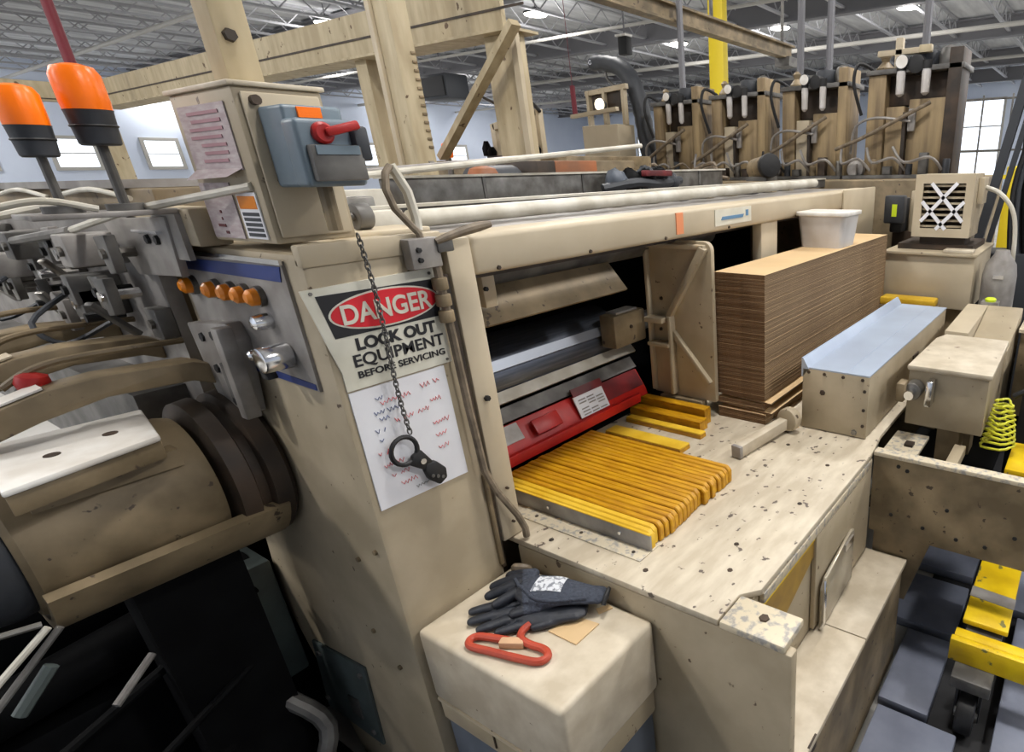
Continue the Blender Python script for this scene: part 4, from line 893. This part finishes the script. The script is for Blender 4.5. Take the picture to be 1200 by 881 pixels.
G().tube(smooth([(3.18, 3.62, 2.17), (3.18, 3.55, 2.21), (3.18, 3.45, 2.19), (3.18, 3.38, 2.13)]), .012, 6).build('hose', 'black', be)
cra = thing('crane_rail', 'rusty tan overhead crane rail running in from the top of the picture', 'rail', (6, 3.7, 3))
G().box(3.4, 7.75, 3.64, 3.76, 2.99, 3.01).box(3.4, 7.75, 3.69, 3.71, 3.01, 3.12).box(3.4, 7.75, 3.64, 3.76, 3.12, 3.14).build('i_beam', 'beige_dirty', cra)
G().box(7.5, 7.75, 3.6, 3.8, 2.9, 3.0).build('end_stop', 'dark_steel', cra)
for x_ in (4.2, 5.9, 7.5): G().cyl((x_, 3.7, 3.14), (x_, 3.7, H - .02), .02, n=6).build('hanger', 'dark_steel', cra)
tag(G().box(8.95, 9.1, 5.42, 5.68, 0, H - .02).build('yellow_column', 'yellow_column', None, .01), 'yellow building column rising behind the first pump towers', 'column')
tag(G().cyl((2.46, 9.0, 2.62), (2.46, 9.0, H - .02), .045, n=12).build('sprinkler_pipe', 'maroon'), 'dark red sprinkler pipe hanging above the large beacon', 'pipe')
tag(G().cyl((9.35, 9.0, 2.7), (9.35, 9.0, 3.25), .05, n=10).cyl((9.35, 9.0, 3.24), (9.35, 9.0, H - .02), .006, n=6).build('maroon_pipe', 'maroon'), 'short maroon pipe left of the work lamp frame', 'pipe')
he = thing('unit_heater', 'dark unit heater hung under the roof between post and brace', 'heater', (14, 19, 4.0))
G().box(13.6, 14.4, 18.4, 19.8, 4.0, 4.7).build('body', 'dark_grey', he, .03); G().box(13.55, 13.6, 18.5, 19.7, 4.08, 4.62).build('grille', 'black', he); G().cyl((14, 19.1, 4.7), (14, 19.1, H - .02), .03, n=6).build('hanger', 'girder', he)
h2 = thing('ceiling_sensor', 'small dark box with a white top under the roof, near the crane rail hook', 'sensor', (12, 10, 4.2))
G().box(11.9, 12.1, 9.7, 9.95, 4.15, 4.5).build('body', 'black', h2, .02); G().box(11.85, 12.1, 9.68, 9.97, 4.5, 4.54).build('lid', 'white_plate', h2); G().cyl((12, 9.82, 4.54), (12, 9.82, H - .02), .02, n=6).build('hanger', 'girder', h2)

# work lamp stand and dark duct elbow
wf = thing('work_lamp_stand', 'tan stand with a glowing work lamp and a cream box, middle background', 'stand', (4.4, 3.95, 1.85))
G().box(4.42, 4.65, 3.77, 4.19, 1.86, 2.13).build('box', 'beige_clean', wf, .008)
G().obox((4.4, 4.28, 2.21), (4.4, 3.74, 2.245), .03, .04, (1, 0, 0)).build('crossbar', 'beige_clean', wf)
for y_ in (4.19, 3.78, 4.0): G().obox((4.55, y_, 2.13), (4.55, y_, 2.42), .03, .05, (1, 0, 0)).build('upright', 'beige', wf)
G().obox((4.55, 4.22, 2.40), (4.55, 3.74, 2.43), .04, .04, (1, 0, 0)).build('crossbar', 'beige', wf)
G().box(4.56, 4.64, 3.82, 4.16, 2.24, 2.40).build('dark_back', 'brown', wf)
G().box(4.3, 4.62, 3.76, 4.3, 1.661, 1.86).build('plinth', 'beige_dirty', wf, .01)
b = G().lathe((4.52, 3.985, 2.295), (-1, 0, 0), [(0, .03), (.05, .05), (.06, .055)], 16).build('lamp_head', 'dark_steel', wf)
G().lathe((4.46, 3.985, 2.295), (-1, 0, 0), [(0, .05), (.02, .045), (.03, .02)], 16).build('lamp_glass', 'lamp_small', b)
du = thing('duct_elbow', 'dark grey ribbed duct elbow arching down behind the work lamp stand', 'duct', (4.7, 3.7, 1.66))
P = smooth([(4.7, 4.25, 2.66), (4.7, 4.10, 2.65), (4.7, 3.92, 2.60), (4.7, 3.80, 2.48), (4.7, 3.73, 2.30), (4.7, 3.69, 2.10), (4.7, 3.66, 1.88), (4.7, 3.65, 1.67)], 4)
G().tube(P, [.055 + .02 * min(1, i / 10) + (.006 if i % 2 else 0) for i in range(len(P))], 14).build('duct', 'dark_grey', du)
G().cyl((4.68, 4.22, 2.66), (4.64, 4.22, 2.66), .018, n=10).build('bright_tip', 'bright', du)
G().tube(smooth([(4.7, 4.10, 2.60), (4.7, 4.08, 2.52), (4.7, 4.0, 2.46), (4.7, 3.9, 2.42)]), .012, 6).build('strut', 'dark_steel', du)

# ------------------------------------------------------------------ pump towers in the background
def tower(y, s, lab, dark=False, zb=1.665):
    X = 4.5
    t = thing('pump_tower', lab, 'pump tower', (X, y, zb), 'pump towers behind the machine')
    a = lambda v: y + v * s
    zt = 2.32 + (s - 1) * .25
    def bx(n, x0, x1, y0, y1, z0, z1, m_, bev=.006): return G().box(X + x0, X + x1, a(y0), a(y1), z0, z1).build(n, m_, t, bev)
    bx('side_column', .02, .26, .16, .26, zb, zt - .06, 'tower')
    bx('side_column', .00, .26, -.24, -.17, zb, zt + .06, 'brown' if dark else 'tower')
    bx('housing', .05, .30, -.17, .03, zb, zt - .22, 'tower'); bx('housing', .03, .30, .05, .15, zb, zt - .26, 'beige_clean' if not dark else 'tower')
    bx('recess', .12, .28, -.17, .16, zt - .25, zt - .06, 'brown')
    bx('deck', .0, .32, -.25, .27, zt - .06, zt - .03, 'dark_steel', .002)
    bx('drip_plate', .0, .3, .03, .05, zb, zt - .3, 'brown', 0)
    G().cyl((X + .16, a(-.02), zt - .03), (X + .16, a(-.02), zt + .07), .075 * s, n=18).build('motor', 'dark_grey', t, .012)
    G().lathe((X + .16, a(-.14), zt - .03), (0, 0, 1), [(0, .05 * s), (.07, .055 * s), (.11, .04 * s), (.125, .015)], 16).build('fan_cover', 'steel' if not dark else 'dark_steel', t)
    G().lathe((X + .14, a(.20), zt - .06), (0, 0, 1), [(0, .04 * s), (.05, .05 * s), (.09, .02 * s), (.12, .03 * s), (.14, .012)], 14).build('valve', 'beige_dirty', t)
    G().cyl((X + .0, a(.07), zt), (X - .03, a(.07), zt), .035 * s, n=18).build('gauge', 'dark_grey', t)
    G().cyl((X - .031, a(.07), zt), (X - .036, a(.07), zt), .032 * s, n=18).build('gauge_face', 'white_plate', t)
    G().cyl((X - .02, a(-.005), zt - .02), (X + .10, a(-.005), zt - .02), .045 * s, n=14).build('regulator', 'black', t, .006)
    for dy in (.075, -.06):
        G().lathe((X + .0, a(dy), zt - .05), (0, 0, -1), [(0, .022 * s), (.02, .024 * s), (.14, .022 * s), (.155, .01)], 12).build('canister', 'bucket', t)
        G().cyl((X + .0, a(dy), zt - .05), (X + .0, a(dy), zt + .0), .026 * s, n=12).build('canister_head', 'black', t)
    G().tube(smooth([(X - .02, a(-.10), zt - .25), (X - .06, a(.05), zt - .34), (X - .07, a(.25), zt - .45), (X - .05, a(.42), zt - .52)]), .013, 8).build('hose', 'hose', t)
    G().tube(smooth([(X - .02, a(.0), zt - .36), (X - .07, a(.18), zt - .33), (X - .06, a(.30), zt - .38), (X, a(.34), zt - .55)]), .009, 8).build('hose', 'grey_metal', t)
    G().tube(smooth([(X + .1, a(.25), zt - .02), (X + .02, a(.32), zt + .02), (X, a(.34), zt - .1), (X + .05, a(.3), zt - .3)]), .012, 8).build('hose', 'black', t)
    G().cyl((X - .03, a(.30), zb + .06), (X + .2, a(.30), zb + .06), .05 * s, n=16).build('pump', 'grey_metal', t, .008)
    for k in range(6):
        yy = a(-.22 + .10 * k); hh = R3.uniform(.04, .14)
        if k % 2: G().box(X - .07, X - .01, yy, yy + .06, zb + .02, zb + .02 + hh).build('valve_block', R3.choice(['dark_steel', 'grey_metal', 'brown']), t, .006)
        else: G().cyl((X - .05, yy, zb + .02), (X - .05, yy, zb + .02 + hh), .025, n=10).build('fitting', R3.choice(['steel', 'beige_dirty', 'dark_grey']), t, .004)
    for k in range(3): G().tube(smooth([(X - .06, a(-.2 + .2 * k), zb + .05), (X - .12, a(-.14 + .2 * k), zb + .13), (X - .10, a(.0 + .18 * k), zb + .10), (X - .05, a(.08 + .15 * k), zb + .20)]), .010, 6).build('hose', R3.choice(['hose', 'black', 'grey_metal']), t)
    G().box(X + .0, X + .03, a(-.02), a(.02), zt - .42, zt - .28).build('gauge_box', 'grey_metal', t, .004)
    G().box(X - .08, X + .30, a(-.24), a(.36), zb - .003, zb + .02).build('base', 'dark_steel', t)
    return t
tower(3.20, .95, 'leftmost pump tower, farthest along the row')
tower(2.60, 1.0, 'second pump tower from the left')
tower(1.95, 1.05, 'third pump tower, left of the dark gap')
t4 = tower(1.23, 1.25, 'tallest pump tower at the right, grimy and brown', True)
tk = thing('storage_tank', 'grey green plastic tank between the first two pump towers', 'tank', (4.97, 3.13, 1.66))
G().lathe((4.97, 3.13, 1.66), (0, 0, 1), [(0, .12), (.05, .14), (.36, .14), (.46, .10), (.52, .05), (.54, .05)], 20).build('tank', 'teal', tk)
cm = thing('drum_motor', 'dark round-ended motor lying at the foot of the third pump tower', 'motor', (4.15, 2.16, 1.66))
G().cyl((4.30, 2.34, 1.74), (4.12, 2.14, 1.76), .075, n=22).build('body', 'beige_dirty', cm, .01); G().cyl((4.12, 2.14, 1.76), (4.08, 2.095, 1.765), .082, n=22).build('end_cap', 'black', cm, .008); G().box(4.12, 4.3, 2.15, 2.32, 1.66, 1.69).build('foot', 'dark_steel', cm)
for i, (x_, y_, lab) in enumerate(((4.2, 2.75, 'pale hose clutter at the foot of the second pump tower'), (4.2, 3.32, 'pale hose clutter at the foot of the leftmost pump tower'))):
    g = G()
    for k in range(4): g.tube(smooth([(x_ + R3.uniform(-.1, .1), y_ - .25 + .05 * k, 1.68), (x_, y_ - .1, 1.70 + .03 * k), (x_ + .05, y_ + .1, 1.69 + .02 * k), (x_ - .05, y_ + .25, 1.68)]), .014, 6)
    tag(g.build('hose_clutter', 'hose'), lab, 'hoses')
yt = thing('yellow_bracket', 'cream bracket bar across the top of the tallest pump tower', 'bracket', (4.5, 1.4, 2.2))
G().box(4.51, 4.555, 1.22, 1.50, 2.43, 2.465).build('bar', 'beige_clean', yt, .004); G().box(4.51, 4.555, 1.33, 1.38, 2.353, 2.53).build('stem', 'beige_clean', yt, .004); G().box(4.505, 4.56, 1.14, 1.22, 2.43, 2.475).build('end_block', 'column', yt, .004)
for x_, y_, z_, lab in ((5.0, 2.3, 2.2, 'dark vertical pipe rising behind the third pump tower'), (5.0, 2.05, 2.2, 'second dark pipe rising behind the third pump tower'), (5.05, 1.32, 2.3, 'dark pipe rising behind the tallest pump tower'), (5.2, 3.6, 2.1, 'dark pipe rising between the first two pump towers')):
    tag(G().cyl((x_, y_, 1.66), (x_, y_, H - .02), .03, n=8).build('riser_pipe', 'girder'), lab, 'pipe')
# right part: filter box, small boxes, bucket
fb = thing('filter_fan_box', 'tan filter box with white crossed straps over a slatted grille', 'filter box', (3.5, .72, 1.36))
G().box(3.40, 3.66, .575, .600, 1.385, 1.70).box(3.40, 3.66, .850, .875, 1.385, 1.70).box(3.40, 3.66, .60, .85, 1.675, 1.70).box(3.40, 3.66, .60, .85, 1.385, 1.41).build('shell', 'beige', fb, .004)
G().box(3.395, 3.405, .575, .617, 1.385, 1.70).box(3.395, 3.405, .833, .875, 1.385, 1.70).box(3.395, 3.405, .617, .833, 1.655, 1.70).box(3.395, 3.405, .617, .833, 1.385, 1.43).build('front_frame', 'beige_clean', fb)
G().box(3.60, 3.65, .60, .85, 1.41, 1.675).build('back', 'brown', fb)
for k in range(8): G().obox((3.42, .602, 1.44 + .029 * k), (3.42, .848, 1.44 + .029 * k), .02, .010).build('slat', 'beige', fb)
for (a, b) in (((.790, 1.657), (.617, 1.465)), ((.833, 1.565), (.700, 1.425)), ((.660, 1.657), (.833, 1.465)), ((.617, 1.565), (.750, 1.425))):
    G().obox((3.397, a[0], a[1]), (3.397, b[0], b[1]), .008, .018).build('strap', 'paper', fb)
G().box(3.45, 3.6, .60, .84, 1.345, 1.384).build('foot', 'brown', fb)
G().box(3.5, 3.62, .545, .574, 1.55, 1.68).build('side_box', 'beige_clean', fb, .003)
G().tube(smooth([(3.56, .545, 1.63), (3.55, .47, 1.60), (3.55, .40, 1.52), (3.55, .37, 1.40), (3.56, .36, 1.2)]), .012, 8).build('hose', 'white_tube', fb)
tb_ = thing('tan_chest', 'plain tan steel chest under the filter box, behind the galvanised lid', 'chest', (3.6, .75, 0))
G().box(3.32, 3.85, .515, .99, 1.02, 1.30).build('body', 'beige_clean', tb_, .006); G().box(3.30, 3.87, .505, 1.0, 1.30, 1.315).build('lid', 'beige', tb_, .003); G().box(3.31, 3.40, .53, .68, 1.316, 1.332).build('cover_strip', 'pedestal', tb_, .003)
G().box(3.36, 3.8, .56, .95, 0, 1.02).build('stand', 'beige_dirty', tb_)
G().box(3.42, 3.8, .55, .95, 1.316, 1.345).build('dark_gap_tray', 'brown', tb_)
yb = tag(G().box(3.18, 3.29, .67, .96, 1.045, 1.085).build('yellow_bar', 'slat_new', None, .008), 'yellow bar across the far end of the galvanised box', 'bar')
tag(G().box(3.17, 3.30, .66, .97, .86, 1.045).build('bar_support', 'beige_dirty', None, .004), 'tan support under the yellow bar', 'support')
p2 = thing('small_tan_housing', 'tan wedge housing behind the gear housing cover', 'housing', (2.9, .4, .8))
G().prism([(2.66, .50, .62), (2.66, .50, 1.07), (3.18, .50, 1.09), (3.18, .50, .62)], (0, -.10, 0)).build('slope', 'beige_clean', p2, .004)
G().prism([(2.70, .398, .62), (2.70, .398, 1.0), (3.14, .398, 1.10), (3.14, .398, .62)], (0, -.16, 0)).build('box', 'beige', p2, .006)
G().box(2.7, 3.1, .25, .5, 0, .62).build('stand', 'void', p2)
rt = thing('tan_tray', 'tan tray with pale rim at the right edge behind the gear housing', 'tray', (2.9, .0, .9))
G().box(2.94, 3.3, -.45, .215, .62, 1.03).build('tray', 'beige_dirty', rt, .004); G().box(2.92, 3.32, -.46, .225, 1.03, 1.045).build('rim', 'beige_clean', rt)
G().box(2.95, 3.28, -.4, .2, 0, .62).build('stand', 'void', rt)
gx = thing('grey_cylinder', 'grey motor with round top right of the tan chest', 'motor', (3.4, .37, 1.0))
G().lathe((3.42, .40, .98), (0, 0, 1), [(0, .085), (.22, .085), (.28, .075), (.33, .04), (.35, .035)], 20).build('body', 'grey_metal', gx); G().box(3.33, 3.336, .37, .42, 1.195, 1.215).build('bright_tag', 'bright', gx); G().cyl((3.42, .40, 0), (3.42, .40, .98), .05, n=10).build('stand', 'void', gx)
tag(G().lathe((3.215, .40, 1.102), (0, 0, 1), [(0, .025), (.012, .028), (.018, .02)], 16).build('lime_cap', 'lime', None), 'lime yellow cap behind the tan wedge housing', 'cap')
tag(G().box(3.185, 3.25, .36, .44, 0, 1.102).build('cap_post', 'grey_metal'), 'grey post under the lime cap', 'post')
hb = thing('dark_switch_box', 'dark box with a lime label beside the filter box', 'box', (3.75, 1.05, 1.35))
G().box(3.73, 3.80, 1.02, 1.14, 1.42, 1.58).box(3.80, 3.95, 1.04, 1.12, 1.361, 1.56).build('box', 'dark_grey', hb, .01); G().box(3.727, 3.731, 1.06, 1.09, 1.46, 1.53).build('lime_label', 'lime', hb)
G().box(3.88, 4.05, .86, 1.02, 1.36, 1.60).build('tan_box', 'beige', hb, .005); G().box(3.88, 4.02, .88, 1.12, 0, 1.36).build('stand', 'brown', hb)
bk_ = thing('plastic_bucket', 'translucent white plastic bucket standing on the far part of the cardboard stack', 'bucket', (2.65, 1.08, 1.40))
g = G()
def rrect(x0, x1, y0, y1, z, r, n=4):
    p = []
    for cx, cy, a in ((x1 - r, y1 - r, 0), (x0 + r, y1 - r, 90), (x0 + r, y0 + r, 180), (x1 - r, y0 + r, 270)):
        for i in range(n + 1):
            t = math.radians(a + 90 * i / n); p.append((cx + r * math.cos(t), cy + r * math.sin(t), z))
    return p
lo = rrect(2.58, 2.762, .975, 1.168, 1.405, .02); hi = rrect(2.57, 2.77, .955, 1.185, 1.545, .025)
n = len(lo); g.add(lo + hi, [tuple(range(n))[::-1], tuple(range(n, 2 * n))] + [(i, (i + 1) % n, n + (i + 1) % n, n + i) for i in range(n)]); g.build('tub', 'bucket', bk_)
lo = rrect(2.56, 2.78, .945, 1.195, 1.545, .028); hi = rrect(2.56, 2.78, .945, 1.195, 1.562, .028)
G().add(lo + hi, [tuple(range(n))[::-1], tuple(range(n, 2 * n))] + [(i, (i + 1) % n, n + (i + 1) % n, n + i) for i in range(n)]).build('rim', 'white_plate', bk_, .003)
# dark mast and cables at the right edge
ms = thing('dark_mast', 'dark grey slanted mast with cables at the right edge', 'mast', (4.0, .5, 0))
G().obox((4.0, .42, 2.5), (4.0, .62, 1.30), .05, .05, (1, 0, 0)).build('slanted_bar', 'dark_grey', ms); G().obox((4.02, .36, 2.5), (4.02, .56, 1.30), .03, .03, (1, 0, 0)).build('slanted_bar', 'dark_grey', ms)
G().box(4.1, 4.4, .16, .46, 0, 3.6).build('trunk', 'dark_grey', ms, .01)
for k in range(4): G().tube(smooth([(4.05, .34 - .03 * k, 2.6), (4.03, .40 - .02 * k, 2.0), (4.0, .46 - .03 * k, 1.6), (3.95, .42 - .04 * k, 1.2)]), .016, 6).build('cable', ['black', 'dark_grey', 'void', 'dark_red'][k], ms)
G().box(3.9, 4.2, .1, .6, .0, 1.25).build('base', 'dark_grey', ms, .01)
G().box(3.88, 3.9, .42, .55, 1.02, 1.22).build('bright_panel', 'switch_grey', ms)
tag(G().box(5.6, 5.75, .62, .72, 0, 1.72).build('yellow_guard', 'yellow_column', None, .01), 'yellow guard post seen beyond the filter box', 'post')
st = thing('stair_railing', 'grey stair railing against the bright dock window at the right', 'railing', (9, 1.5, 0))
for y_ in (1.2, 1.55, 1.9): G().cyl((9, y_, 0), (9, y_, 2.55), .012, n=6).build('post', 'dark_steel', st)
for z_ in (1.9, 2.5): G().cyl((9, 1.0, z_), (9, 2.0, z_), .012, n=6).build('bar', 'dark_steel', st)
G().box(8.9, 9.1, 1.0, 2.0, 1.55, 1.6).build('tread', 'yellow_column', st)
